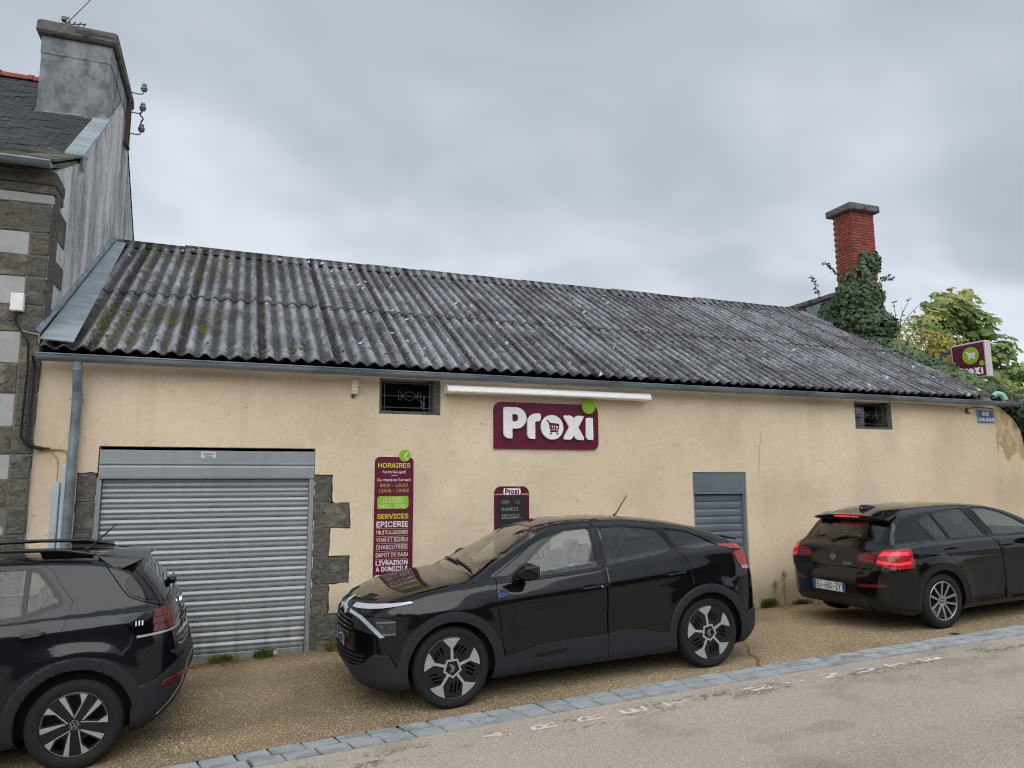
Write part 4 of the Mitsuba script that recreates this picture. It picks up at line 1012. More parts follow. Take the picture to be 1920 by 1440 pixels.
# ---------------------------------------------------------------- plants
rp = np.random.default_rng(17)
def leaf_shape(kind):
    if kind == 'ivy': q = [(0, -.5), (.28, -.42), (.50, -.12), (.26, .02), (.30, .34), (0, .55), (-.30, .34), (-.26, .02), (-.50, -.12), (-.28, -.42)]
    elif kind == 'fig': q = [(0, -.5), (.20, -.36), (.52, -.20), (.40, .02), (.50, .30), (.20, .22), (.12, .58), (-.12, .58), (-.20, .22), (-.50, .30), (-.40, .02), (-.52, -.20), (-.20, -.36)]
    else: q = [(0, -.5), (.24, -.1), (.16, .3), (0, .55), (-.16, .3), (-.24, -.1)]
    q = np.array(q); n = len(q)
    V = np.vstack([np.c_[q, -.18 * np.hypot(q[:, 0], q[:, 1])], [[0, 0, .05]]])
    F = np.array([[i, (i + 1) % n, n] for i in range(n)])
    return V, F
def scatter(kind, pts, nrm_, size, jit=.6):
    V0, F0 = leaf_shape(kind); out = []
    for p, n_, s in zip(pts, nrm_, size):
        n_ = n_ + rp.normal(0, jit, 3); n_ /= np.linalg.norm(n_)
        u = np.cross(n_, rp.normal(0, 1, 3)); u /= np.linalg.norm(u); w = np.cross(n_, u)
        if w[2] > 0 and rp.random() < .8: u, w = -u, -w        # tips hang down
        out.append((p + s * (V0[:, :1] * u - V0[:, 1:2] * -w + V0[:, 2:] * n_), F0))
    return join(out)

# ivy over the chimney foot, the parapet and down the right verge
iv = thing('ivy', 'dark green ivy climbing the brick chimney and spilling down the right roof edge', 'ivy')
P, N, S = [], [], []
def add_pts(c, r, n, s0, s1, flat_=(1, 1, 1)):
    r = np.array(r) * .86
    for _ in range(n):
        d = rp.normal(0, 1, 3); d /= np.linalg.norm(d)
        q = np.array(c) + d * np.array(r) * (0.78 + .30 * rp.random())
        if q[1] < 12.0 and q[0] < 12.2 and q[2] < E0[1] + (q[1] - E0[0]) * (du[1] / du[0]) - .02: continue
        P.append(q); N.append(d + np.array([-.3, -.5, .3])); S.append(rp.uniform(s0, s1) * rp.choice([.6, .85, 1.0, 1.15]))
for c, r, n in [((12.62, 11.78, 6.42), (.42, .40, .42), 700), ((12.55, 11.72, 5.95), (.60, .55, .50), 1300), ((12.62, 11.75, 5.45), (.66, .60, .55), 1400), ((12.55, 12.35, 5.75), (.45, .50, .42), 700), ((12.6, 12.9, 5.95), (.3, .5, .28), 320), ((12.55, 11.3, 5.2), (.50, .45, .35), 700), ((12.90, 11.6, 6.75), (.16, .22, .30), 200),
                ((12.62, 11.50, 6.72), (.30, .12, .25), 160), ((12.35, 11.5, 6.35), (.12, .3, .3), 180)]: add_pts(c, r, n, .07, .12)
for t in np.linspace(0, 1, 15):
    y = 11.3 - 2.1 * t; z = E0[1] + (y - E0[0]) * (du[1] / du[0]) + .02
    add_pts((12.45 + .25 * t, y, z - .02 - .20 * max(0, t - .5)), (.34 + .10 * t, .25, .15 + .06 * math.sin(9 * t) - .07 * t), 260, .06, .11)
for c, r, n in [((12.80, 9.90, 3.80), (.20, .25, .20), 300), ((12.93, 9.88, 3.84), (.06, .14, .20), 110), ((13.0, 9.2, 3.56), (.25, .2, .2), 240), ((12.95, 9.95, 4.16), (.05, .10, .12), 40)]: add_pts(c, r, n, .06, .10)
for _ in range(1400):       # hanging over the pier towards the lane
    t = rp.random() ** 1.2; x = 12.75 + .75 * t + rp.normal(0, .05); z = 3.42 - .28 * t - .75 * max(0, t - .35) ** 1.5 * 1.6 + rp.normal(0, .09)
    P.append(np.array([x, 8.98 + rp.normal(0, .13), z])); N.append(np.array([.2, -.8, .5])); S.append(rp.uniform(.05, .10))
part(iv, 'foliage', scatter('ivy', P, N, S), 'ivy_leaf', kind='stuff')
for i in range(16):
    a = rp.uniform(0, 1); b = np.array([12.3 + .5 * rp.random(), 11.45 + .3 * rp.random(), 4.9])
    pts = [b + np.array([rp.normal(0, .05), rp.normal(0, .04), z]) for z in np.linspace(0, 1.4 + .5 * rp.random(), 8)]
    part(iv, 'stem', tube(smooth_path(pts, 20), .010, 6), 'bark', 60)
for pts in ([(12.30, 12.0, 6.5), (12.16, 12.05, 6.72), (12.05, 12.1, 6.80), (11.98, 12.1, 6.78)], [(12.95, 11.5, 6.3), (13.12, 11.45, 6.42), (13.22, 11.4, 6.36)], [(12.24, 12.5, 6.1), (12.10, 12.5, 6.45), (12.02, 12.5, 6.62)]):
    sp_ = smooth_path(pts, 14)
    part(iv, 'runner', tube(sp_, .006, 5), 'bark', 60)
    part(iv, 'runner_leaves', scatter('ivy', [q + rp.normal(0, .03, 3) for q in sp_ for _ in range(2)], [np.array([0, -1, .4])] * 28, rp.uniform(.05, .08, 28)), 'ivy_leaf', kind='stuff')

def limb(a, b, r0, r1, k=.15):
    a, b = np.array(a, float), np.array(b, float); n = 14
    t = np.linspace(0, 1, n)[:, None]; L = np.linalg.norm(b - a)
    p = a + (b - a) * t + np.sin(t * np.pi) * rp.normal(0, k, 3) * L * .5
    return p, tube(p, np.linspace(r0, r1, n), 8)
def tree(name, label, base, limbs, clumps, mat, kind, size, group=None, dens=1.0):
    t = thing(name, label, 'tree', group)
    tr = [limb(base, limbs[0], .12, .07, .05)[1]]
    for b in limbs[1:]: tr.append(limb(limbs[0], b, .06, .018)[1])
    part(t, 'trunk', cat(tr), 'bark', 60)
    for i, (m_, cl) in enumerate(clumps):
        P, N, S = [], [], []
        for c, r, n in cl:
            for _ in range(int(n * dens)):
                d = rp.normal(0, 1, 3); d /= np.linalg.norm(d)
                P.append(np.array(c) + d * np.array(r) * rp.random() ** .38); N.append(d * .6 + np.array([0, -.5, .8])); S.append(rp.uniform(*size))
        part(t, 'crown', scatter(kind, P, N, S, .45), m_, kind='stuff')
    return t
# fig tree behind the box sign
tree('fig_tree', 'tall fig tree with large lobed green leaves behind the box sign', (16.2, 12.6, .5), [(16.1, 12.5, 3.6), (16.4, 12.3, 6.0), (15.2, 12.6, 5.2), (17.2, 12.2, 5.0), (16.0, 12.5, 6.2), (16.8, 12.3, 5.8)],
     [('fig_leaf', [((16.15, 12.3, 6.15), (.70, .6, .52), 300), ((15.55, 12.4, 5.75), (.45, .5, .40), 130), ((16.75, 12.2, 5.75), (.55, .5, .40), 170), ((17.35, 12.2, 5.15), (.60, .5, .45), 200), ((16.6, 12.3, 5.05), (.6, .5, .45), 180), ((17.6, 12.1, 4.55), (.45, .5, .35), 130), ((16.9, 12.2, 4.3), (.6, .5, .5), 160), ((15.9, 12.4, 5.2), (.5, .5, .4), 110)])], 'fig_leaf', 'fig', (.13, .27), dens=1.0)
tree('yellow_shrub', 'yellowing shrub with thin autumn leaves between chimney and fig tree', (14.6, 11.9, 1.0), [(14.5, 11.9, 3.2), (14.2, 11.9, 4.9), (15.0, 11.9, 4.9), (14.6, 11.8, 5.3), (15.6, 11.8, 4.4)],
     [('yellow_leaf', [((14.55, 11.7, 4.95), (.60, .45, .50), 620), ((15.15, 11.8, 4.75), (.60, .45, .60), 620), ((14.2, 11.7, 4.3), (.5, .4, .5), 420), ((15.2, 11.7, 4.0), (.7, .4, .5), 420)]),
      ('fig_leaf', [((14.1, 12.1, 5.35), (.45, .4, .45), 190), ((14.8, 12.1, 5.55), (.5, .4, .30), 170), ((15.3, 12.2, 5.6), (.4, .4, .35), 120), ((13.75, 12.1, 5.1), (.35, .4, .45), 130), ((14.4, 11.9, 5.15), (.5, .4, .3), 130), ((14.0, 12.0, 4.8), (.4, .4, .4), 110)])], 'yellow_leaf', 'oval', (.08, .15), dens=.75)
tree('bay_shrub', 'dense green shrub at the right picture edge under the box sign', (16.6, 11.0, .5), [(16.5, 11.0, 2.6), (16.3, 10.9, 3.8), (17.2, 10.8, 4.2), (15.6, 10.9, 3.6)],
     [('dark_leaf', [((16.9, 10.9, 4.35), (.6, .5, .45), 520), ((17.4, 10.8, 4.0), (.6, .5, .6), 620), ((16.2, 10.8, 3.6), (.7, .5, .5), 620)]),
      ('fig_leaf', [((15.6, 10.6, 3.7), (.75, .5, .45), 420), ((16.3, 10.5, 3.2), (.8, .5, .6), 620), ((15.0, 10.5, 3.2), (.6, .4, .5), 420), ((17.3, 10.5, 3.0), (.7, .4, .7), 420)])], 'dark_leaf', 'oval', (.09, .16), dens=.95)
# bare twigs against the sky
bt = thing('bare_twigs', 'thin nearly bare twigs reaching up between chimney and trees', 'shrub')
tw = []
for b, ends in (((14.3, 12.4, 5.0), [(14.35, 12.4, 6.2), (14.9, 12.4, 6.35), (15.3, 12.4, 6.28), (14.0, 12.4, 6.05), (13.7, 12.4, 6.2), (14.6, 12.4, 6.0)]),):
    for e in ends:
        p, m = limb(b, e, .014, .005, .1); tw.append((p, m))
for p, m in tw: part(bt, 'twig', m, 'bark', 60)
q = [p[i] for p, _ in tw for i in (8, 10, 12, 13, 13)]
part(bt, 'leaves', scatter('oval', [a + rp.normal(0, .03, 3) for a in q], [np.array([0, -1, .3])] * len(q), rp.uniform(.05, .09, len(q))), 'dark_leaf', kind='stuff')

# weeds at the foot of the wall
def tuft(name, label, x, y, n, h, spread, cat_='weed', mat='grass_leaf', group=None):
    VF = []
    for i in range(n):
        a = rp.uniform(0, 2 * np.pi); L = h * rp.uniform(.4, 1.0); lean = rp.uniform(.1, .9) * spread
        bx, by = x + rp.normal(0, spread * .35), y + rp.normal(0, .02); by = min(by, 8.885); z = float(gz(bx, by))
        w = rp.uniform(.004, .009); d = np.array([math.cos(a), math.sin(a) * .4 - .2, 0]); s = np.array([-math.sin(a), math.cos(a), 0]) * w
        pts = [np.array([bx, by, z]) + d * lean * t ** 1.6 + np.array([0, 0, L * (t - .25 * t * t)]) for t in (0, .4, .75, 1.0)]
        V = np.array([pts[0] - s, pts[0] + s, pts[1] - s, pts[1] + s, pts[2] - s * .7, pts[2] + s * .7, pts[3]])
        VF.append((V, np.array([[0, 1, 3], [0, 3, 2], [2, 3, 5], [2, 5, 4], [4, 5, 6]])))
    return solo(name, join(VF), mat, label, cat_, kind='stuff', group=group)
tuft('grass_tuft', 'green grass tuft at the wall foot between the door shutter and the hatchback', 7.32, 8.84, 260, .20, .16)
tuft('grass_tuft', 'low weeds along the foot of the roller shutter near its middle', -.02, 8.86, 150, .13, .16)
tuft('grass_tuft', 'sparse grass blades at the right foot of the roller shutter', .40, 8.86, 130, .16, .13)
tuft('grass_tuft', 'small weed tuft beside the nose of the middle car at the jamb stones', 1.16, 8.85, 120, .16, .09)
tuft('grass_tuft', 'thin weeds at the wall foot just left of the hatchback tail', 7.95, 8.86, 120, .13, .22)
tuft('grass_tuft', 'small green tuft growing between setts in front of the hatchback wheel', 7.72, 6.21, 70, .035, .06, 'weed', 'grass_leaf')
for i, (x, h, lb) in enumerate(((7.46, .36, 'shorter dry seeding weed stalk against the cream wall'), (7.63, .50, 'taller dry seeding weed stalk against the cream wall'))):
    w = thing('dry_weed', lb, 'weed'); z = float(gz(x, 8.86))
    p = smooth_path([(x - .04 * (i == 0), 8.86, z), (x, 8.86, z + h * .5), (x + .01, 8.85, z + h)], 14)
    part(w, 'stalk', tube(p, np.linspace(.006, .003, 14), 6), 'dry_stalk', 60)
    pts = [p[-1] + rp.normal(0, .022, 3) * np.array([1, .6, 1.3]) - np.array([0, 0, .03]) for _ in range(90)]
    part(w, 'seed_head', scatter('oval', pts, [np.array([0, -1, .3])] * 90, rp.uniform(.012, .026, 90)), 'dry_stalk', kind='stuff')
    pts = [p[j] + rp.normal(0, .02, 3) for j in (3, 5, 7, 9) for _ in range(3)]
    part(w, 'leaves', scatter('oval', pts, [np.array([0, -1, .4])] * 12, rp.uniform(.02, .045, 12)), 'grass_leaf', kind='stuff')
tuft('roof_weed', 'tiny weed growing on the roof ridge', 5.45, 8.85, 2, .01, .01) if False else None
tuft('dry_grass', 'pale dry grass growing at the right end of the gutter', 12.25, 8.7, 2, .01, .01) if False else None
VF = []
for i in range(90):
    x = rp.choice([11.95, 12.65]) + rp.normal(0, .10); L = rp.uniform(.12, .28); a = rp.uniform(-.8, .8)
    b = np.array([x, 8.72 + rp.normal(0, .03), 3.36]); t = b + np.array([L * math.sin(a), rp.normal(0, .05), L * math.cos(a)]); s = np.array([.004, 0, 0])
    VF.append((np.array([b - s, b + s, t]), np.array([[0, 1, 2]])))
solo('dry_grass', join(VF), 'dry_stalk', 'pale dry grass growing at the right end of the gutter', 'grass', kind='stuff')
# the corner piece of green downpipe at the gutter end
go = thing('gutter_elbow', 'pale green plastic elbow lying at the right gutter end', 'pipe')
part(go, 'elbow', tube(smooth_path([(12.32, 8.80, 3.44), (12.38, 8.76, 3.50), (12.46, 8.72, 3.48), (12.50, 8.70, 3.38)], 18), .045, 12), 'pale_green', 60)
# ---------------------------------------------------------------- cars
# A car stands in its own frame: X along it (towards world +x), Y across (-Y faces the street), Z up from the ground.
def crv(pts, sig=0.02):
    p = np.asarray(pts, float); q = np.linspace(p[0, 0], p[-1, 0], 2400)
    y = PchipInterpolator(p[:, 0], p[:, 1])(q)
    if sig: y = gaussian_filter1d(y, sig / (q[1] - q[0]), mode='nearest')
    return lambda x: np.interp(x, q, y)
def sstep(a, b, x):
    t = np.clip((x - a) / (b - a), 0, 1); return t * t * (3 - 2 * t)
def man(V, F): return m3.Manifold(m3.Mesh(vert_properties=np.ascontiguousarray(V, np.float32), tri_verts=np.ascontiguousarray(F, np.uint32)))
def tm(M_):
    q = M_.to_mesh(); return trimesh.Trimesh(np.array(q.vert_properties[:, :3], float), np.array(q.tri_verts), process=False)
def cs_(poly):
    poly = poly if hasattr(poly, 'geoms') or hasattr(poly, 'exterior') else Polygon(poly).buffer(0)
    rings = []
    for g in getattr(poly, 'geoms', [poly]):
        rings.append(np.array(g.exterior.coords)[:-1]); rings += [np.array(r_.coords)[:-1] for r_ in g.interiors]
    return m3.CrossSection(rings, m3.FillRule.EvenOdd)
def P_side(poly, y0=-2, y1=2):     # (x, z) polygon through y0..y1
    return cs_(poly).extrude(y1 - y0).transform(np.array([[1, 0, 0, 0], [0, 0, -1, y1], [0, 1, 0, 0.0]]))
def P_near(poly, depth=0.42): return P_side(poly, -2, -depth) + P_side(poly, depth, 2)
def P_plan(poly, z0, z1): return cs_(poly).extrude(z1 - z0).translate((0, 0, z0))
def P_end(poly, x0, x1):           # (y, z) polygon through x0..x1
    return cs_(poly).extrude(x1 - x0).transform(np.array([[0, 0, 1, x0], [1, 0, 0, 0], [0, 1, 0, 0.0]]))
def sm(pts, r=0.02): 
    p = pts if hasattr(pts, 'area') else Polygon(pts)
    return p.buffer(-r).buffer(2 * r).buffer(-r) if r else p
def Mbox(x0, x1, y0, y1, z0, z1): return m3.Manifold.cube((x1 - x0, y1 - y0, z1 - z0)).translate((x0, y0, z0))
def mir(pol): return affinity.scale(pol, -1, 1, origin=(0, 0))

class Body:
    def __init__(s, **k): s.__dict__.update(k); s.cache = {}
    def half(s, x, z, off=0.0):
        b = s.plan(x) + off
        zm = s.zm; zs = s.zs(x)
        lo = np.clip((zm - z) / zm, 0, 1.2); hi = np.clip((z - zm) / np.maximum(zs - zm, .05), 0, 1)
        y = b - s.klo * lo ** 2 - s.khi * hi ** 1.4
        d = z - zs
        y = y - s.shelf(x) * sstep(-.01, s.shelfh, d) - s.tum(x) * 0.5 * (d + np.sqrt(d * d + .0006)) 
        return y + s.bump(x, z)
    def surf(s, x, z, off=0.0):
        L = s.L
        zt, zb = s.zt(np.clip(x, 0, L)) + off, s.zb(np.clip(x, 0, L)) - off
        Rf = np.clip((x + off) / s.rf, 0, 1); Rr = np.clip((L + off - x) / s.rr, 0, 1)
        Rf = (1 - (1 - Rf) ** s.pf) ** (1 / s.pf); Rr = (1 - (1 - Rr) ** s.pr) ** (1 / s.pr)
        t = np.clip((zt - z) / s.rt(x), 0, 1); p = s.pt(x)
        Rt = (1 - (1 - t) ** p) ** (1 / p)
        Rb = 1 - .10 * (1 - np.clip((z - zb) / .10, 0, 1)) ** 2
        return np.maximum(s.half(x, z, off), .02) * np.maximum(Rf, .02) * np.maximum(Rr, .02) * Rt * Rb
    def solid(s, off=0.0, nx=190, nv=76):
        key = round(off, 4)
        if key in s.cache: return s.cache[key]
        L = s.L; e = 0.5
        u = np.linspace(0, 1, 46)
        xs = np.unique(np.round(np.r_[-off + e * u ** 2.2, np.linspace(e, L - e, nx - 90), L + off - e * u ** 2.2], 5))
        v = np.linspace(0, 1, nv); g = 1 - (1 - v) ** 2.0
        X = np.repeat(xs[:, None], nv, 1)
        zt, zb = s.zt(np.clip(xs, 0, L)) + off, s.zb(np.clip(xs, 0, L)) - off
        Z = zb[:, None] + (zt - zb)[:, None] * g[None]
        Yv = s.surf(X, Z, off); Yv[:, -1] = 0
        ring = np.concatenate([np.stack([X, Yv, Z], -1), np.stack([X, -Yv, Z], -1)[:, -2::-1]], 1)
        n, m = ring.shape[:2]; V = ring.reshape(-1, 3); i = np.arange(n * m).reshape(n, m); j = np.roll(i, -1, 1)
        a, b, c, d = i[:-1], i[1:], j[1:], j[:-1]
        F = [np.stack([a, b, c], -1).reshape(-1, 3), np.stack([a, c, d], -1).reshape(-1, 3)]
        for row, fl in ((0, 0), (n - 1, 1)):
            r_ = i[row]
            for k in range(nv - 1):
                q = [r_[k], r_[k + 1], r_[m - 2 - k], r_[m - 1 - k]]
                t_ = [[q[0], q[1], q[2]], [q[0], q[2], q[3]]] if k < nv - 2 else [[q[0], q[1], q[3]]]
                F.append(np.array([x_[::-1] if fl else x_ for x_ in t_]))
        F = np.vstack(F)
        M_ = man(V, F)
        if M_.volume() < 0: M_ = man(V, F[:, ::-1])
        s.cache[key] = M_
        return M_
    def piece(s, prism, o=0.003, i=-0.02):
        return (s.solid(o) ^ prism) - s.solid(i)
    def sheet(s, prism, off=-0.007, tol=0.003):
        q = tm(s.solid(off) ^ prism); c = q.triangles_center
        ok = np.abs(np.abs(c[:, 1]) - s.surf(c[:, 0], c[:, 2], off)) < tol
        ok |= (np.abs(c[:, 2] - (s.zt(c[:, 0]) + off)) < .004) & (np.abs(q.face_normals[:, 2]) > .2)
        q.update_faces(ok); q.remove_unreferenced_vertices()
        return q

def topz(B, x, y):
    z = B.zt(x); w = B.half(x, z); p = B.pt(x)
    return float(z - B.rt(x) * (1 - (1 - min(abs(y) / w, .999) ** p) ** (1 / p)))

def exact_normals(B, v, n):
    """vertex normals taken from the body's own formula wherever the mesh lies along it, so that reflections run clean"""
    x, y, z = v.T; h = .003; ay = np.abs(y); sg = np.where(y < 0, -1.0, 1.0)
    S = lambda a, c: B.surf(a, c, 0.0)
    xi = np.clip(x, .004, B.L - .004); zi = np.clip(z, B.zb(xi) + .001, B.zt(xi) - .008)
    side = np.stack([-(S(xi + h, zi) - S(xi - h, zi)) / (2 * h), np.ones_like(x), -(S(xi, zi + h) - S(xi, zi - h)) / (2 * h)], 1)
    def top(a, b):
        c = B.zt(a)
        R = np.maximum((1 - (1 - np.clip(a / B.rf, 0, 1)) ** B.pf) ** (1 / B.pf), .02) * np.maximum((1 - (1 - np.clip((B.L - a) / B.rr, 0, 1)) ** B.pr) ** (1 / B.pr), .02)
        for _ in range(4):
            w = np.maximum(B.half(a, c), .02) * R; p = B.pt(a)
            c = B.zt(a) - B.rt(a) * (1 - (1 - np.clip(b / w, 0, .995) ** p) ** (1 / p))
        return c, b / w
    c0, rel = top(xi, ay)
    up = np.stack([-(top(xi + h, ay)[0] - top(xi - h, ay)[0]) / (2 * h), -(top(xi, ay + h)[0] - top(xi, np.abs(ay - h))[0]) / (2 * h), np.ones_like(x)], 1)
    for q in (side, up): q /= np.linalg.norm(q, axis=1, keepdims=True)
    k = sstep(.90, .80, rel)[:, None] * (np.abs(c0 - z) < .03)[:, None]
    a = side * (1 - k) + up * k; a[:, 1] *= sg; a /= np.linalg.norm(a, axis=1, keepdims=True)
    d = (a * n).sum(1)
    return np.where((np.abs(d) > .93)[:, None], a * np.sign(d)[:, None], n)
def fine_ply(B, mesh, bsdf, smooth, **kw):
    v, f, n = meshkit.arrays(mesh, smooth)
    return {'type': 'ply', 'filename': meshkit.write_ply((v, f), False, normals=exact_normals(B, v, n)), 'face_normals': False, 'bsdf': {'type': 'ref', 'id': bsdf}, **kw}

class Car:
    def __init__(s, name, label, group, x, y, z, slope, Xref, paint):
        s.key = thing(name, label, 'car', group); s.paint = paint
        s.tw = T().translate([x, y, z]).rotate([0, 1, 0], -math.degrees(math.atan(slope))).translate([-Xref, 0, 0])
    def add(s, name, mesh, bsdf, smooth=32, parent=None, label=None, **kw):
        if isinstance(mesh, m3.Manifold):
            cs = [c for c in mesh.decompose() if c.volume() > 2e-8]
            if 1 < len(cs) <= 12: return [s.add(name, tm(c), bsdf, smooth, parent, label, **kw) for c in cs][0]
            if mesh.is_empty(): print('EMPTY', s.key, name); return None
            mesh = tm(mesh)
        if len(mesh.faces) == 0: print('EMPTY', s.key, name); return None
        k = part(parent or s.key, name, mesh, bsdf, smooth, label=label, to_world=s.tw, **kw)
        if smooth is not False and bsdf in EXACT and getattr(s, 'B', None): scene[k] = fine_ply(s.B, mesh, bsdf, smooth, to_world=s.tw)
        return k
EXACT = ('black_paint', 'blueblack_paint', 'clear_glass', 'tinted_glass', 'mid_glass', 'windscreen_glass', 'red_lens')

def lathe(profile, n=56):
    m = revolve_y(profile, n); m.merge_vertices(); m.fix_normals(); return m
def flat(poly, y, th=0.006):      # plate facing -y with its face at y
    return extr(poly, y + th, th)
def spin(poly, deg): return affinity.rotate(poly, deg, origin=(0, 0))
def place_wheel(m, X, side, ytyre, r):
    m = m.copy()
    if side > 0: m.vertices = m.vertices * [-1, -1, 1]
    m.apply_translation((X, side * ytyre, r)); return m

def rim_citro(R, a0):
    spokes = []
    for k in range(5):
        arm = Polygon([(-.012, .06), (.012, .06), (.011, R * .66), (R * .30, R * .93), (R * .27, R * 1.05), (-R * .27, R * 1.05), (-R * .30, R * .93), (-.011, R * .66)])
        spokes.append(spin(arm, a0 + 90 + 72 * k))
    pent = Polygon([(.088 * math.cos(math.radians(a0 + 72 * k)), .088 * math.sin(math.radians(a0 + 72 * k))) for k in range(5)])
    pin = Polygon([(.068 * math.cos(math.radians(a0 + 72 * k)), .068 * math.sin(math.radians(a0 + 72 * k))) for k in range(5)])
    silver = unary_union([pent] + [p_.difference(pent.buffer(-.004)) for p_ in spokes]).difference(pin).intersection(Point(0, 0).buffer(R * .985, 48))
    disc = Point(0, 0).buffer(R, 48)
    slots = []
    for k in range(5):
        for o in (-.036, 0, .036):
            s_ = LineString([(o - .012, R * .50 + abs(o) * .1), (o + .012, R * .78 - abs(o) * .2)]).buffer(.0085)
            slots.append(spin(s_, a0 + 36 + 90 + 72 * k + 8))
    black = disc.difference(unary_union(slots))
    chev = unary_union([LineString([(-.025 + dx, .028), (.002 + dx, .004), (-.018 + dx, -.034)]).buffer(.0045) for dx in (0.0, .018)])
    if a0 > -89: chev = mir(chev)
    return silver, black, chev, pin
def rim_volks(R, a0):
    S, B = [], []
    for k in range(5):
        a = a0 + 72 * k - 90
        S.append(spin(Polygon([(.027, R * .22), (.035, R * .22), (.084, R * .99), (.042, R * 1.02)]), a))
        S.append(spin(Polygon([(-.022, R * .16), (-.029, R * .16), (-.040, R * .66), (-.084, R * .86), (-.112, R * .93), (-.060, R * 1.02), (-.042, R * 1.02)]), a))
        B.append(spin(Polygon([(-.026, R * .0), (.03, R * .0), (.044, R * 1.0), (-.046, R * 1.0)]), a))
    ring = Point(0, 0).buffer(R, 64).difference(Point(0, 0).buffer(R * .972, 64))
    cut = unary_union([spin(sbox(-.044, R * .5, .042, R * 1.1), a0 + 72 * k - 90) for k in range(5)])
    silver = unary_union(S + [ring.difference(cut)]).intersection(Point(0, 0).buffer(R, 64))
    black = unary_union(B + [Point(0, 0).buffer(.075), Point(0, 0).buffer(R, 64).difference(Point(0, 0).buffer(R * .93, 64))] + [s_.buffer(.012) for s_ in S]).intersection(Point(0, 0).buffer(R, 64))
    return silver, black
def rim_beemer(R, a0):
    S = []
    for k in range(5):
        for e in (-1, 1):
            arm = Polygon([(e * .008, .035), (e * .032, .035), (e * .071, R * .96), (e * .044, R * .98)])
            S.append(spin(arm, a0 - 90 + 72 * k))
    return unary_union(S + [Point(0, 0).buffer(.062, 24), Point(0, 0).buffer(R, 64).difference(Point(0, 0).buffer(R * .955, 64))])

def wheel(car, X, side, ytyre, r, R, kind, a0, w=0.20):
    k = numbered(car.key + '__wheel'); pl = lambda m: place_wheel(m, X, side, ytyre, r)
    ty = [(R - .004, .016), (R + .012, .006), (R + .35 * (r - R), .0), (R + .62 * (r - R), .001), (r - .024, .009), (r - .010, .018), (r - .002, .032), (r - .001, .06), (r - .005, .063), (r - .005, .068), (r, .07), (r, w - .07), (r - .002, w - .03), (r - .02, w - .01), (R + .02, w), (R - .02, w - .02), (R - .02, .03), (R - .004, .016)]
    put(k, pl(lathe(ty, 72)), 'rubber', 40, to_world=car.tw)
    def sub(n, m, b, smth=30): car.add(n, pl(m), b, smth, parent=k)
    sub('barrel', lathe([(R + .003, .012), (R - .004, .008), (R - .010, .012), (R - .016, .05), (R - .03, w - .03), (.02, w - .03), (.02, w - .025), (R - .024, w - .025)], 56), 'wheel_black' if kind != 'b' else 'alloy_grey')
    sub('brake_disc', lathe([(0, .075), (.135, .075), (.135, .09), (0, .09)], 40), 'iron')
    if kind == 'c':
        s_, b_, ch_, pin = rim_citro(R - .006, a0)
        sub('rim', flat(b_, .014, .012), 'wheel_black'); sub('rim_spokes', flat(s_, .007, .010), 'alloy'); sub('hub_cap', flat(pin.buffer(-.002), .009, .008), 'gloss_black')
        sub('emblem', flat(ch_, .0075, .003), 'lamp_silver')
    elif kind == 'v':
        s_, b_ = rim_volks(R - .004, a0)
        sub('rim', flat(b_, .016, .014), 'wheel_black'); sub('rim_spokes', flat(s_, .011, .008), 'alloy')
        sub('hub_cap', flat(Point(0, 0).buffer(.034, 24), .010, .008), 'gloss_black')
        wv = unary_union([Point(0, 0).buffer(.033, 24).difference(Point(0, 0).buffer(.029, 24)), LineString([(-.017, .024), (-.0, -.0)]).buffer(.0025), LineString([(.017, .024), (0, 0)]).buffer(.0025), LineString([(-.025, .014), (-.012, -.024), (0, .001), (.012, -.024), (.025, .014)]).buffer(.0025)])
        sub('emblem', flat(spin(wv, -8), .0085, .003), 'lamp_silver')
    else:
        s_ = rim_beemer(R - .002, a0)
        m = flat(s_, .012, .020).subdivide_to_size(.05); v = m.vertices.copy()
        rad = np.hypot(v[:, 0], v[:, 2]); v[:, 1] += .028 * np.clip(1 - rad / (R * .9), 0, 1) ** 1.5
        m.vertices = v; sub('rim', m, 'alloy_grey')
        for q in range(5):
            aa = math.radians(a0 + 36 + 72 * q); sub('lug_bolt', moved(flat(Point(0, 0).buffer(.011, 10), .044, .02), .052 * math.cos(aa), 0, .052 * math.sin(aa)), 'wheel_black')
        sub('hub_cap', flat(Point(0, 0).buffer(.033, 24), .029, .02), 'gloss_black')
        sub('emblem', flat(unary_union([sbox(0, 0, .018, .018), sbox(-.018, -.018, 0, 0)]).intersection(Point(0, 0).buffer(.018)), .0275, .003), 'blue_badge')
        sub('emblem', flat(unary_union([sbox(-.018, 0, 0, .018), sbox(0, -.018, .018, 0), ]).intersection(Point(0, 0).buffer(.018)).union(Point(0, 0).buffer(.033).difference(Point(0, 0).buffer(.030))), .0276, .003), 'alloy')
    return k

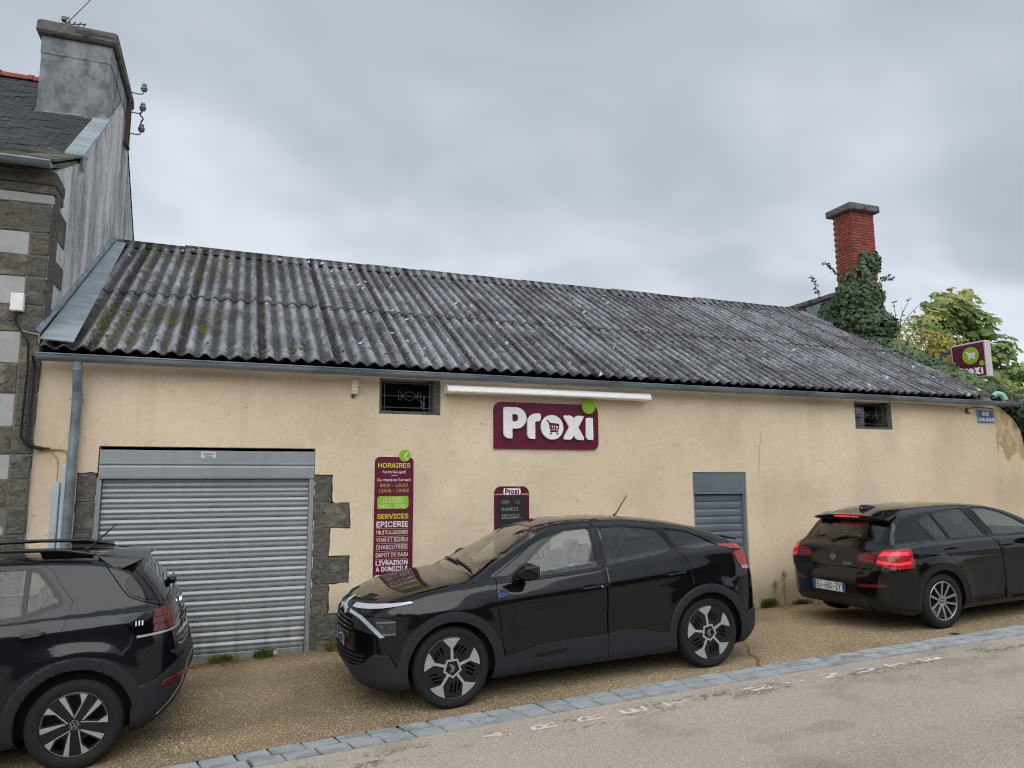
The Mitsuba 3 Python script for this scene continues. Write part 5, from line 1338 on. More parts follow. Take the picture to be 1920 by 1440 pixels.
def seat(car, X, y, h=1.0, d=0.0):
    """a front or rear seat with headrest, reclined towards +X*d"""
    k = numbered(car.key + '__seat')
    b = []
    for (dx, z, w, t) in ((0, .45, .22, .08), (.03 * d, .62, .235, .08), (.10 * d, .85, .22, .07), (.15 * d, h - .18, .17, .05)):
        for sx in (-1, 1):
            for sy in (-1, 1): b.append([X + dx + sx * t * .6, y + sy * w, z])
    put(k, cat([hull(b), chbox(X - .46 * d if d > 0 else X - .1, X + .1 if d > 0 else X - .46 * d, y - .24, y + .24, .36, .50, .04)]), 'seat_fabric', 40, to_world=car.tw)
    hc = np.array([X + .19 * d, y, h - .02])
    ms = m3.Manifold.batch_hull([m3.Manifold.sphere(.045, 20).translate(tuple(hc + np.array(o))) for o in ((0, -.085, -.05), (0, .085, -.05), (.02 * d, -.075, .05), (.02 * d, .075, .05))])
    car.add('headrest', ms, 'seat_fabric', 40, parent=k)
    car.add('headrest_post', cat([tube([(X + .16 * d, y + o, h - .22), (X + .185 * d, y + o, h - .05)], .007, 6) for o in (-.06, .06)]), 'lamp_silver', 40, parent=k)

def plate(car, X, Yc, zc_, txt, facing, w=.52, h=.11, tilt=0.0):
    """number plate; facing +1 looks towards +X, -1 towards -X"""
    k = numbered(car.key + '__number_plate')
    R_ = trimesh.transformations.rotation_matrix(math.radians(90 if facing > 0 else -90), (0, 0, 1))
    R2 = trimesh.transformations.rotation_matrix(math.radians(tilt), (0, 1, 0))
    def pl(m):
        m = m.copy(); m.apply_transform(R_); m.apply_transform(R2); m.apply_translation((X, Yc, zc_)); return m
    put(k, pl(extr(rbox2(-w / 2, w / 2, -h / 2, h / 2, (.008,) * 4), .006, .006)), 'plate_white', to_world=car.tw)
    car.add('plate_band', pl(extr(unary_union([sbox(-w / 2 + .003, -h / 2 + .003, -w / 2 + .045, h / 2 - .003), sbox(w / 2 - .045, -h / 2 + .003, w / 2 - .003, h / 2 - .003)]), -.0002, .0006)), 'plate_blue', False, parent=k)
    car.add('plate_text', pl(moved(text(txt, .076, .0008, True, width=w * .76), 0, -.0004, -.038)), 'plate_black', False, parent=k)
    car.add('plate_frame', pl(extr(rbox2(-w / 2 - .008, w / 2 + .008, -h / 2 - .008, h / 2 + .008, (.01,) * 4).difference(sbox(-w / 2, -h / 2, w / 2, h / 2)), .004, .008)), 'black_trim', parent=k)

def common_parts(car, B, doors, windows, arches, hood=None, tailgate=None, cabin=None, windshield=None, rear_glass=None, glass=None):
    """the solid with cabin, arches and window openings cut, split along its shut lines"""
    sh = B.solid(0.0); car.B = B
    cab = (B.solid(-0.05) ^ Mbox(cabin[0], cabin[1], -1, 1, cabin[2], 2))
    hole = cab
    for (X, z, r) in arches:
        c = m3.Manifold.cylinder(2.4, r, r, 72).rotate((90, 0, 0)).translate((X, 1.2, z))
        hole = hole + (c - Mbox(X - 1, X + 1, -.56, .56, -1, 2))
    for _, w in windows: hole = hole + P_near(w, .25)
    for w, lo, hi in filter(None, (windshield, rear_glass)): hole = hole + P_plan(w, lo, hi)
    body = sh - hole
    for nm, d in doors:
        car.add('door_seal', B.piece(P_near(d.exterior.buffer(.0013), .45), -.0015, -.02), 'underbody', False)
        pc = P_near(d.buffer(-.0014), .40) ^ body
        body = body - P_near(d.buffer(.0014), .40)
        parts_ = pc.decompose()
        parts_ = [q for q in parts_ if q.volume() > .002]
        doors_k = []
        near = [q for q in parts_ if q.bounding_box()[1] < 0]; far = [q for q in parts_ if q.bounding_box()[1] >= 0]
        for grp in (near, far):
            if grp:
                M_ = grp[0]
                for q in grp[1:]: M_ = M_ + q
                doors_k.append(car.add(nm, M_, car.paint))
        car.doors = getattr(car, 'doors', {}); car.doors[nm] = doors_k
    if hood is not None:
        car.add('hood', body ^ P_side(hood.buffer(-.0014)), car.paint); body = body - P_side(hood.buffer(.0014))
    if tailgate is not None:
        car.add('tailgate', body ^ P_end(tailgate[0].buffer(-.0014), *tailgate[1:]), car.paint); body = body - P_end(tailgate[0].buffer(.0014), *tailgate[1:])
    car.add('body', body, car.paint)
    car.add('inner_liner', (B.solid(-.03) - B.solid(-.045)) ^ Mbox(cabin[0], cabin[1], -2, 2, .25, B.zs(np.array([2.0]))[0] - .03), 'underbody')  # added dark layer that blocks light showing through the panel gaps
    for (nm, w) in windows:
        for s_ in (-1, 1):
            g = B.sheet(P_side(w.buffer(.004), -2, -.3) if s_ < 0 else P_side(w.buffer(.004), .3, 2))
            car.add(nm, g, glass.get(nm, 'clear_glass'), True)
    for nm, wd in (('windshield', windshield), ('rear_window', rear_glass)):
        if wd: car.add(nm, B.sheet(P_plan(wd[0].buffer(.004), wd[1], wd[2])), glass.get(nm, 'windscreen_glass'), True)
    return body
# ---- the crossover in the middle
car = Car('parked_car', 'black coupe like crossover with star pattern wheels parked in the middle before the signs', 'cars parked along the wall', 1.87, 7.245, 0.041, 0.0389, 0.845, 'black_paint')
def ring_bump(cx, r0, w, a): return lambda x, z: a * np.exp(-((np.hypot(x - cx, z - .33) - r0) / w) ** 2) * (z > .1)
b1_, b2_ = ring_bump(.845, .46, .10, .016), ring_bump(3.515, .46, .11, .020)
BC = Body(L=4.36, zm=.82, klo=.06, khi=.045, shelfh=.07,
    zt=crv([(0, .64), (.012, .72), (.03, .80), (.06, .86), (.13, .905), (.3, .965), (.55, 1.02), (.85, 1.062), (1.05, 1.085), (1.16, 1.125), (1.35, 1.225), (1.6, 1.352), (1.80, 1.445), (2.0, 1.497), (2.3, 1.525), (2.7, 1.522), (3.1, 1.488), (3.45, 1.43), (3.75, 1.352), (4.0, 1.262), (4.085, 1.215), (4.13, 1.12), (4.19, 1.0), (4.245, .90), (4.30, .78), (4.345, .66), (4.36, .58)], .022),
    zb=crv([(0, .50), (.015, .38), (.06, .28), (.2, .215), (.5, .175), (3.9, .175), (4.1, .23), (4.25, .32), (4.345, .42), (4.36, .50)], .015),
    plan=crv([(0, .84), (.35, .872), (.845, .892), (1.4, .882), (2.2, .885), (3.0, .888), (3.5, .898), (3.9, .882), (4.36, .84)], .08),
    zs=crv([(0, .80), (.3, .93), (.7, .985), (1.2, 1.0), (1.8, 1.015), (2.4, 1.05), (3.0, 1.095), (3.4, 1.13), (3.9, 1.14), (4.36, 1.08)], .06),
    shelf=crv([(0, .02), (1.0, .03), (1.5, .05), (2.4, .05), (3.2, .055), (3.7, .085), (4.1, .10), (4.36, .10)], .06),
    tum=crv([(0, .6), (1.0, .55), (1.6, .46), (2.6, .46), (3.5, .52), (4.1, .6), (4.36, .6)], .06),
    rt=crv([(0, .20), (.3, .14), (.9, .10), (1.3, .17), (1.8, .17), (2.2, .13), (3.2, .12), (3.9, .12), (4.1, .22), (4.36, .3)], .05),
    pt=crv([(0, 2.6), (.5, 3.4), (1.0, 3.6), (1.5, 3.0), (2.2, 3.2), (4.36, 3.0)], .05),
    rf=.60, pf=2.5, rr=.50, pr=2.7,
    bump=lambda x, z: b1_(x, z) + b2_(x, z) - .010 * np.exp(-((z - .62) / .11) ** 2) * sstep(1.3, 1.6, x) * sstep(3.1, 2.8, x) + .010 * np.exp(-((z - (.90 + .05 * (x - 2))) / .07) ** 2) * sstep(1.2, 1.6, x) * sstep(3.9, 3.4, x))
fdoor = sm([(1.345, .285), (1.305, .60), (1.283, .93), (1.31, 1.075), (1.56, 1.215), (1.80, 1.37), (2.0, 1.452), (2.2, 1.482), (2.405, 1.485), (2.405, 1.05), (2.397, .7), (2.378, .285)], .012)
rdoor = sm([(2.385, .285), (2.402, .7), (2.41, 1.05), (2.41, 1.485), (2.8, 1.472), (3.10, 1.435), (3.15, 1.395), (3.235, 1.185), (3.355, 1.03), (3.378, .83), (3.30, .70), (3.17, .57), (3.11, .40), (3.10, .285)], .012)
fwin = sm([(1.47, 1.022), (1.60, 1.125), (1.80, 1.28), (1.97, 1.38), (2.10, 1.428), (2.365, 1.438), (2.365, 1.072)], .012)
rwin = sm([(2.455, 1.082), (2.455, 1.435), (2.80, 1.424), (3.085, 1.385), (3.19, 1.265), (3.225, 1.180), (3.1, 1.142)], .014)
qwin = sm([(3.185, 1.385), (3.45, 1.335), (3.62, 1.265), (3.80, 1.165), (3.40, 1.168), (3.27, 1.19)], .012)
common_parts(car, BC, [('front_door', fdoor), ('rear_door', rdoor)], [('front_side_window', fwin), ('rear_side_window', rwin), ('quarter_window', qwin)],
    [(.845, .345, .392), (3.515, .345, .392)],
    hood=sm([(.10, .86), (.28, .90), (.55, .968), (.87, 1.012), (1.10, 1.03), (1.10, 1.5), (.10, 1.5)], 0),
    cabin=(1.10, 3.95, .40), windshield=(sm([(1.12, -.60), (1.15, -.66), (1.80, -.555), (1.86, -.50), (1.88, 0), (1.86, .50), (1.80, .555), (1.15, .66), (1.12, .60), (1.05, 0)], .02), 1.0, 1.6),
    rear_glass=(sm([(3.42, -.42), (3.42, .42), (3.98, .46), (3.98, -.46)], .04), 1.1, 1.6), glass={'quarter_window': 'tinted_glass', 'rear_window': 'tinted_glass'})
# window surround, mirrors, handles
for nm, w in (('window_trim', fwin), ('window_trim', rwin), ('window_trim', qwin)):
    car.add(nm, BC.piece(P_near(w.buffer(.020).difference(w.buffer(-.004)), .3), .0025, -.012), 'gloss_black')
car.add('pillar_cover', BC.piece(P_near(sm([(2.370, 1.075), (2.37, 1.438), (2.452, 1.438), (2.452, 1.08)], 0), .3), .002, -.01), 'gloss_black')
car.add('mirror_base', BC.piece(P_near(sm([(1.36, 1.02), (1.47, 1.02), (1.60, 1.13), (1.62, 1.16), (1.50, 1.10)], .004), .3), .003, -.012), 'black_trim')
for s_ in (-1, 1):
    mk = numbered(car.key + '__wing_mirror')
    C = [(1.50, .955, 1.075, .035), (1.50, 1.055, 1.08, .032), (1.50, .955, 1.155, .03), (1.505, 1.06, 1.145, .03), (1.585, .945, 1.09, .042), (1.585, 1.07, 1.09, .036), (1.585, .945, 1.155, .03), (1.585, 1.065, 1.145, .03), (1.44, .99, 1.10, .03)]
    h_ = m3.Manifold.batch_hull([m3.Manifold.sphere(r_, 20).translate((a_, s_ * b_, c_)) for a_, b_, c_, r_ in C])
    put(mk, tm(h_), 'gloss_black', 40, to_world=car.tw)
    car.add('mirror_arm', hull([[x_, s_ * y_, z_] for x_, y_, z_ in ((1.46, .80, 1.04), (1.60, .80, 1.04), (1.48, .97, 1.06), (1.58, .97, 1.06), (1.48, .97, 1.085), (1.58, .97, 1.085), (1.46, .80, 1.07), (1.60, .80, 1.07))]), 'black_trim', parent=mk)
    car.add('mirror_glass', chbox(1.622, 1.628, min(s_ * .93, s_ * 1.08), max(s_ * .93, s_ * 1.08), 1.07, 1.165, .002), 'chrome', parent=mk)
for nm, (xa, xb, zz, i) in {'front_door': (2.12, 2.345, .905, 0), 'rear_door': (3.06, 3.285, .952, 1)}.items():
    for j, s_ in enumerate((-1, 1)):
        yy = float(BC.surf(np.array([.5 * (xa + xb)]), np.array([zz]))[0])
        P_ = [(xa, s_ * (yy - .01), zz - .010), (xa + .03, s_ * (yy + .028), zz - .006), (xb - .05, s_ * (yy + .032), zz + .002), (xb, s_ * (yy + .006), zz + .008)]
        dk = car.doors[nm][j]
        car.add('handle', tube(smooth_path(P_, 20), np.interp(np.linspace(0, 1, 20), [0, .2, .8, 1], [.008, .013, .014, .008]), 10), 'gloss_black', 60, parent=dk)
        car.add('handle_recess', BC.piece(P_side(affinity.translate(affinity.scale(Point(0, 0).buffer(1, 20), .075, .03), .5 * (xa + xb) - .01, zz - .004), -2 if s_ < 0 else .4, -.4 if s_ < 0 else 2), .0015, -.006), 'gloss_black', parent=dk)
        if nm == 'front_door': car.add('lock_cap', chbox(xb - .035, xb - .008, min(s_ * (yy + .036), s_ * (yy + .05)), max(s_ * (yy + .036), s_ * (yy + .05)), zz - .008, zz + .010, .003), 'lamp_silver', parent=dk)
# grey plastic cladding: arches, sills, bumpers
for X in (.845, 3.515):
    ring = affinity.scale(Point(X, .345).buffer(.478, 48), 1, 1).difference(Point(X, .345).buffer(.392, 48)).intersection(sbox(X - .6, .20, X + .6, 1))
    car.add('arch_trim', BC.piece(P_near(sm(ring, .004), .5), .011, -.03), 'black_trim')
sill = sm([(1.30, .20), (1.30, .375), (1.54, .412), (1.68, .448), (1.96, .455), (2.375, .462), (2.375, .2)], 0); sill2 = sm([(2.38, .2), (2.38, .463), (2.53, .485), (2.76, .465), (2.91, .415), (3.06, .405), (3.06, .2)], 0)
for q in (sill, sill2): car.add('sill_trim', BC.piece(P_near(q, .5), .013, -.02), 'black_trim')
car.add('sill_insert', BC.piece(P_near(sm([(1.60, .335), (1.66, .37), (1.98, .385), (1.92, .345)], .006), .5), .017, 0), 'gloss_black')
car.add('front_bumper_trim', BC.piece(P_side(sm([(-.1, .2), (-.1, .34), (.10, .40), (.19, .50), (.30, .505), (.36, .40), (.42, .36), (.42, .18), (.2, .15)], .02)), .010, -.03), 'black_trim')
car.add('lower_grille', BC.piece(P_end(rbox2(-.62, .62, .36, .50, (.05,) * 4), -.1, .5), .004, -.02), 'underbody')
for i in range(4): car.add('grille_bar', BC.piece(P_end(sbox(-.60, .372 + i * .033, .60, .384 + i * .033), -.1, .5), .009, -.01), 'black_trim')
car.add('upper_grille', BC.piece(P_end(sm([(-.50, .66), (-.40, .80), (.40, .80), (.50, .66)], .01), -.1, .35), .004, -.02), 'underbody')
for i in range(3): car.add('grille_bar', BC.piece(P_end(sbox(-.46, .685 + i * .036, .46, .70 + i * .036), -.1, .35), .009, -.01), 'gloss_black')
car.add('rear_bumper_trim', BC.piece(P_side(sm([(3.93, .2), (3.95, .48), (4.08, .505), (4.5, .52), (4.5, .2)], .01)), .010, -.03), 'black_trim')
# lamps: split light signature at the front, two-part lamps at the tail
for s_ in (-1, 1):
    lo, hi = (-2, -.30) if s_ < 0 else (.30, 2)
    hl = numbered(car.key + '__headlight')
    put(hl, tm(BC.piece(P_side(sm([(.06, .70), (.085, .795), (.20, .815), (.345, .79), (.375, .735), (.365, .655), (.24, .655)], .012), lo, hi), .004, -.02)), 'lamp_lens', 32, to_world=car.tw)
    for q, (xx, zz, r_) in enumerate(((.262, .735, .020), (.328, .728, .018))):
        yy = float(BC.surf(np.array([xx]), np.array([zz]))[0])
        m = moved(trimesh.creation.icosphere(2, r_), xx, s_ * (yy - .013), zz); car.add('lamp_reflector', m, 'iron', True, parent=hl)
    car.add('lamp_blade', BC.piece(P_side(Polygon([(.215, .765), (.365, .772), (.362, .784), (.215, .776)]), lo, hi), .0055, -.01), 'lamp_silver', parent=hl)
    car.add('lamp_blade', BC.piece(P_side(Polygon([(.245, .664), (.362, .672), (.362, .682), (.245, .674)]), lo, hi), .0055, -.01), 'lamp_silver', parent=hl)
    car.add('light_strip', BC.piece(P_side(Polygon([(.03, .862), (.10, .862), (.52, .925), (.50, .938), (.30, .918), (.09, .888), (.03, .884)]), lo, hi), .006, -.01), 'drl_white', parent=hl)
    car.add('light_strip', BC.piece(P_side(Polygon([(.02, .83), (.09, .80), (.235, .645), (.275, .65), (.12, .815), (.04, .853)]), lo, hi), .008, -.01), 'drl_white', parent=hl)
    tl_ = numbered(car.key + '__taillight')
    put(tl_, tm(BC.piece(P_side(sm([(3.90, 1.105), (4.12, 1.12), (4.3, .99), (4.25, .915), (3.99, .942), (3.935, 1.0)], .015), lo, hi), .006, -.02)), 'red_lens', 32, to_world=car.tw)
    car.add('reversing_lamp', BC.piece(P_side(Polygon([(3.985, .935), (4.3, .905), (4.3, .942), (3.975, .966)]), lo, hi), .0075, -.01), 'lamp_silver', parent=tl_)
    car.add('upper_lamp', BC.piece(P_side(sm([(3.76, 1.172), (3.80, 1.188), (4.14, 1.165), (4.16, 1.13), (3.95, 1.128)], .006), lo, hi), .008, -.02), 'red_lens', parent=tl_)
car.add('light_bar', BC.piece(P_end(sbox(-.3, 1.135, .3, 1.165), 4.0, 4.3), .006, -.02), 'gloss_black')
# chevron emblem line across the nose
for off_ in (0, -.06):
    car.add('emblem', BC.piece(P_end(LineString([(-.17, .83 + off_ * .6), (-.06, .845 + off_ * .3), (0, .905 + off_), (.06, .845 + off_ * .3), (.17, .83 + off_ * .6)]).buffer(.011), -.2, .5), .009, -.01), 'drl_white')
car.add('spoiler', BC.piece(P_side(Polygon([(3.99, 1.18), (3.99, 1.30), (4.30, 1.30), (4.30, 1.195)]), -.62, .62), .0, -.03) + (m3.Manifold.batch_hull([m3.Manifold.sphere(.010, 12).translate(q) for q in ((3.97, -.58, 1.245), (3.97, .58, 1.245), (4.13, -.60, 1.205), (4.13, .60, 1.205), (4.14, 0, 1.232), (3.97, 0, 1.262))])), 'black_paint')
car.add('side_badge', (BC.solid(.004) ^ P_near(unary_union([Point(1.33, .915).buffer(.018).difference(Point(1.33, .915).buffer(.012)), sbox(1.345, .91, 1.385, .916), sbox(1.345, .925, 1.37, .931)]), .4)) - BC.solid(-.01), 'blue_badge')
car.add('aerial', tube([(2.98, -.0, 1.495), (3.02, -.0, 1.52), (3.17, 0, 1.71)], [.016, .008, .005], 8), 'black_trim', 60)
car.add('wiper', tube([(x_, y_, topz(BC, x_, y_) + .012) for x_, y_ in zip(np.linspace(1.15, 1.20, 16), np.linspace(-.52, .10, 16))], .010, 6), 'black_trim', 60)
car.add('wiper', tube([(x_, y_, topz(BC, x_, y_) + .012) for x_, y_ in zip(np.linspace(1.17, 1.21, 16), np.linspace(.0, .56, 16))], .010, 6), 'black_trim', 60)
car.add('fuel_flap', (BC.piece(P_side(sm([(3.50, .90), (3.50, 1.04), (3.66, 1.05), (3.70, .92), (3.66, .89)], .02).difference(sm([(3.503, .903), (3.503, 1.037), (3.658, 1.047), (3.697, .921), (3.658, .893)], .02)), -2, -.4), .0008, -.004)), 'underbody')
plate(car, .005, 0, .565, 'GK-514-LF', -1, tilt=0)
for X, a0, kd in ((.845, -90, 'c'), (3.515, -83, 'c')):
    for s_ in (-1, 1): wheel(car, X, s_, .884, .345, .262, kd, a0, .20)
for X, y_ in ((2.08, -.36), (2.08, .36)): seat(car, X, y_, 1.24, 1)
for y_ in (-.36, .36): seat(car, 2.98, y_, 1.20, 1)
car.add('dashboard', hull([[x_, y_, z_] for y_ in (-.68, .68) for x_, z_ in ((1.14, .7), (1.14, 1.02), (1.40, 1.04), (1.56, .98), (1.56, .7))]), 'underbody', 30)
a_ = np.linspace(0, 2 * np.pi, 33)
car.add('steering_wheel', cat([tube(np.stack([1.72 + .10 * np.sin(a_) * .5, -.36 + .18 * np.cos(a_), .96 + .165 * np.sin(a_)], 1), .014, 8), chbox(1.68, 1.71, -.44, -.28, .92, .99, .01), tube([(1.72, -.54, .96), (1.70, -.36, .955), (1.72, -.18, .96)], .014, 6), tube([(1.50, -.36, .90), (1.70, -.36, .95)], .03, 8)]), 'underbody', 40)
car.add('rear_view_mirror', chbox(1.86, 1.88, -.12, .12, 1.34, 1.40, .01), 'underbody')
# ---- the small crossover at the left edge, its tail in view
car = Car('parked_car', 'dark blue black crossover with roof rails at the left edge before the roller shutter', 'cars parked along the wall', -1.0, 7.29, -0.10, 0.045, 3.36, 'blueblack_paint')
b1_, b2_ = ring_bump(.81, .46, .10, .016), ring_bump(3.36, .47, .10, .018)
BT = Body(L=4.108, zm=.80, klo=.055, khi=.04, shelfh=.05,
    zt=crv([(0, .66), (.02, .78), (.06, .88), (.13, .93), (.4, .99), (.8, 1.03), (1.0, 1.06), (1.2, 1.19), (1.5, 1.40), (1.66, 1.50), (1.9, 1.55), (2.4, 1.565), (2.9, 1.555), (3.3, 1.528), (3.55, 1.50), (3.70, 1.455), (3.78, 1.385), (3.87, 1.28), (3.94, 1.185), (3.985, 1.11), (4.01, 1.03), (4.03, .93), (4.06, .81), (4.09, .71), (4.108, .60)], .016),
    zb=crv([(0, .5), (.02, .36), (.08, .27), (.3, .19), (3.7, .19), (3.85, .25), (3.98, .33), (4.07, .44), (4.108, .55)], .015),
    plan=crv([(0, .82), (.4, .86), (.81, .872), (1.4, .862), (2.4, .866), (3.36, .876), (3.8, .862), (4.108, .84)], .08),
    zs=crv([(0, .82), (.6, .96), (1.2, 1.02), (2.5, 1.05), (3.3, 1.075), (3.9, 1.08), (4.108, 1.05)], .06),
    shelf=crv([(0, .02), (1.2, .03), (2.5, .035), (3.3, .04), (3.8, .06), (4.108, .07)], .06),
    tum=crv([(0, .5), (1.2, .42), (2.6, .36), (3.3, .38), (3.7, .44), (4.108, .5)], .06),
    rt=crv([(0, .2), (.4, .12), (1.0, .10), (1.3, .2), (1.7, .16), (2.2, .11), (3.4, .11), (3.7, .16), (4.108, .3)], .05),
    pt=crv([(0, 2.8), (1.0, 3.6), (2.0, 3.6), (3.5, 3.4), (4.108, 3.0)], .05),
    rf=.55, pf=2.5, rr=.46, pr=2.9,
    bump=lambda x, z: b1_(x, z) + b2_(x, z) + .007 * np.exp(-((z - (.995 + .02 * (x - 2.8))) / .06) ** 2) * sstep(.6, 1.0, x) * sstep(3.95, 3.7, x) - .012 * np.exp(-((z - .70) / .10) ** 2) * sstep(1.2, 1.5, x) * sstep(2.95, 2.7, x))
rdoor = sm([(2.02, .28), (2.02, 1.50), (2.80, 1.495), (3.09, 1.482), (3.165, 1.435), (3.22, 1.33), (3.315, 1.20), (3.278, 1.045), (3.21, .875), (3.06, .70), (2.95, .52), (2.93, .28)], .012)
fdoor = sm([(1.12, .28), (1.08, .9), (1.12, 1.05), (1.45, 1.30), (1.68, 1.44), (1.9, 1.50), (2.012, 1.50), (2.012, .28)], .012)
rwin = sm([(2.07, 1.10), (2.07, 1.465), (2.80, 1.466), (2.985, 1.458), (2.985, 1.13), (2.8, 1.112)], .012)
rq = sm([(3.012, 1.140), (3.012, 1.450), (3.065, 1.428), (3.145, 1.325), (3.225, 1.205)], .010)
fwin = sm([(1.32, 1.10), (1.52, 1.28), (1.75, 1.41), (1.95, 1.46), (1.99, 1.46), (1.99, 1.10)], .012)
common_parts(car, BT, [('front_door', fdoor), ('rear_door', rdoor)], [('front_side_window', fwin), ('rear_side_window', rwin), ('quarter_window', rq)],
    [(.81, .335, .385), (3.36, .335, .385)],
    hood=sm([(.10, .9), (.4, .95), (.98, 1.0), (.98, 1.4), (.10, 1.4)], 0), cabin=(1.05, 3.80, .40),
    windshield=(sm([(1.10, -.64), (1.58, -.58), (1.62, 0), (1.58, .58), (1.10, .64), (1.06, 0)], .02), 1.0, 1.6),
    rear_glass=(sm([(3.765, -.52), (3.765, .52), (3.90, .60), (3.945, .56), (3.955, 0), (3.945, -.56), (3.90, -.60)], .02), 1.08, 1.5),
    glass={'rear_window': 'mid_glass', 'rear_side_window': 'mid_glass', 'quarter_window': 'mid_glass'})
for w in (rwin, rq, fwin): car.add('window_trim', BT.piece(P_near(w.buffer(.030).difference(w.buffer(-.004)), .3), .0025, -.012), 'gloss_black')
car.add('tail_corner', BT.piece(P_near(sm([(3.70, 1.40), (3.655, 1.275), (3.70, 1.205), (3.80, 1.160), (3.90, 1.15), (3.80, 1.30)], .008), .54), .002, -.012), 'gloss_black')
gap = LineString([(3.48, 1.52), (3.53, 1.42), (3.635, 1.265), (3.69, 1.195), (3.80, 1.145), (3.93, 1.10)]).buffer(.0035)
car.add('tailgate_gap', BT.piece(P_near(gap, .45), .0012, -.01), 'underbody')
car.add('spoiler', m3.Manifold.batch_hull([m3.Manifold.sphere(.011, 12).translate(q) for q in ((3.46, -.55, 1.502), (3.46, .55, 1.502), (3.50, 0, 1.516), (3.755, -.585, 1.462), (3.755, .585, 1.462), (3.78, 0, 1.492), (3.70, -.57, 1.43), (3.70, .57, 1.43), (3.60, -.63, 1.40), (3.60, .63, 1.40))]), 'blueblack_paint', 40)
for s_ in (-1, 1):
    lo, hi = (-2, -.30) if s_ < 0 else (.30, 2)
    tl_ = numbered(car.key + '__taillight')
    put(tl_, tm(BT.piece(P_side(sm([(3.655, 1.055), (3.82, 1.075), (4.05, 1.09), (4.05, .91), (3.80, .912), (3.735, .93)], .008), lo, hi), .005, -.02)), 'gloss_black', 32, to_world=car.tw)
    for (xa, za, zb_) in ((3.875, 1.035, 1.085), (3.865, .985, 1.028), (3.87, .928, .978)):
        car.add('red_cell', BT.piece(P_side(sm([(xa, za), (xa + .012, zb_), (4.1, zb_ + .004), (4.1, za)], .008), lo, hi), .008, -.01), 'dark_red_lens', parent=tl_)
    for i in range(3): car.add('light_slot', BT.piece(P_side(sbox(3.752 + .022 * i, .985, 3.762 + .022 * i, 1.022), lo, hi), .007, -.01), 'plate_white', parent=tl_)
    car.add('light_strip', BT.piece(P_side(Polygon([(3.765, .896), (4.1, .908), (4.1, .922), (3.765, .914)]), lo, hi), .009, -.01), 'alloy', parent=tl_)
    rail = numbered(car.key + '__roof_rail')
    put(rail, tube(smooth_path([(.95, s_ * .60, 1.50), (1.2, s_ * .605, 1.565), (2.0, s_ * .60, 1.612), (2.8, s_ * .595, 1.605), (3.2, s_ * .59, 1.582), (3.42, s_ * .585, 1.530)], 50), .016, 10), 'gloss_black', 60, to_world=car.tw)
    car.add('rail_foot', hull([[x_, s_ * y_, z_] for x_, z_ in ((3.08, 1.52), (3.30, 1.515), (3.42, 1.505), (3.42, 1.53), (3.2, 1.585), (3.05, 1.59)) for y_ in (.575, .60)]), 'gloss_black', parent=rail)
    car.add('wing_mirror', m3.Manifold.batch_hull([m3.Manifold.sphere(r_, 18).translate((a_, s_ * b_, c_)) for a_, b_, c_, r_ in ((1.40, .95, 1.10, .035), (1.40, 1.05, 1.10, .035), (1.46, .94, 1.18, .04), (1.46, 1.05, 1.17, .04), (1.38, .84, 1.06, .02))]), 'gloss_black', 40)
    yy = float(BT.surf(np.array([3.08]), np.array([1.005]))[0])
    dk = car.doors['rear_door'][0 if s_ < 0 else 1]
    car.add('handle', tube(smooth_path([(2.99, s_ * (yy - .01), .99), (3.02, s_ * (yy + .03), .99), (3.13, s_ * (yy + .032), .998), (3.155, s_ * (yy - .005), 1.005)], 20), .012, 10), 'blueblack_paint', 60, parent=dk)
    car.add('handle_recess', BT.piece(P_side(affinity.translate(affinity.scale(Point(0, 0).buffer(1, 20), .07, .032), 3.07, 1.01), lo, hi), .0015, -.006), 'gloss_black', parent=dk)
    car.add('reflector', BT.piece(P_side(sm([(3.93, .50), (4.1, .515), (4.1, .56), (3.945, .545)], .006), lo, hi), .016, -.01), 'dark_red_lens')
for X in (.81, 3.36):
    ring = Point(X, .335).buffer(.475, 48).difference(Point(X, .335).buffer(.385, 48)).intersection(sbox(X - .6, .23, X + .6, 1))
    car.add('arch_trim', BT.piece(P_near(sm(ring, .004), .5), .011, -.03), 'black_trim')
car.add('sill_trim', BT.piece(P_near(sm([(1.24, .22), (1.24, .46), (2.90, .47), (2.94, .40), (2.97, .22)], 0), .5), .012, -.02), 'black_trim')
car.add('rear_bumper_trim', BT.piece(P_side(sm([(3.72, .22), (3.74, .515), (3.78, .545), (3.90, .572), (4.0, .635), (4.2, .78), (4.2, .2)], .006)), .010, -.03), 'black_trim')
car.add('skid_strip', BT.piece(P_side(LineString([(4.15, .66), (4.10, .60), (4.06, .46), (3.99, .37), (3.9, .30)]).buffer(.007), -.80, .80), .013, -.01), 'alloy_grey')
car.add('bumper_shelf', BT.piece(P_end(sm([(-.66, .70), (.66, .70), (.72, .745), (-.72, .745)], .01), 3.9, 4.2), .012, -.02), 'black_trim')
car.add('emblem', moved(lathe([(0, -.0), (.055, .0), (.058, .004), (.058, .02), (0, .02)], 32).apply_transform(trimesh.transformations.rotation_matrix(math.radians(90), (0, 0, 1))), 4.030, 0, 1.03), 'chrome', 40)
plate(car, 4.045, 0, .87, 'FW-207-HN', 1)
car.add('aerial', tube([(3.27, .0, 1.535), (3.30, .0, 1.55), (3.50, .0, 1.735)], [.016, .008, .005], 8), 'black_trim', 60)
car.add('rear_wiper', cat([chbox(3.905, 3.985, -.05, .05, 1.19, 1.25, .02), tube([(3.95, 0, 1.21), (3.93, .42, 1.235)], .010, 6)]), 'gloss_black', 40)
for X, a0 in ((.81, -33), (3.36, 57)):
    for s_ in (-1, 1): wheel(car, X, s_, .862, .328, .228, 'v', a0, .20)
for X, y_ in ((1.95, -.34), (1.95, .34)): seat(car, X, y_, 1.24, 1)
for y_ in (-.34, .34): seat(car, 2.85, y_, 1.22, 1)

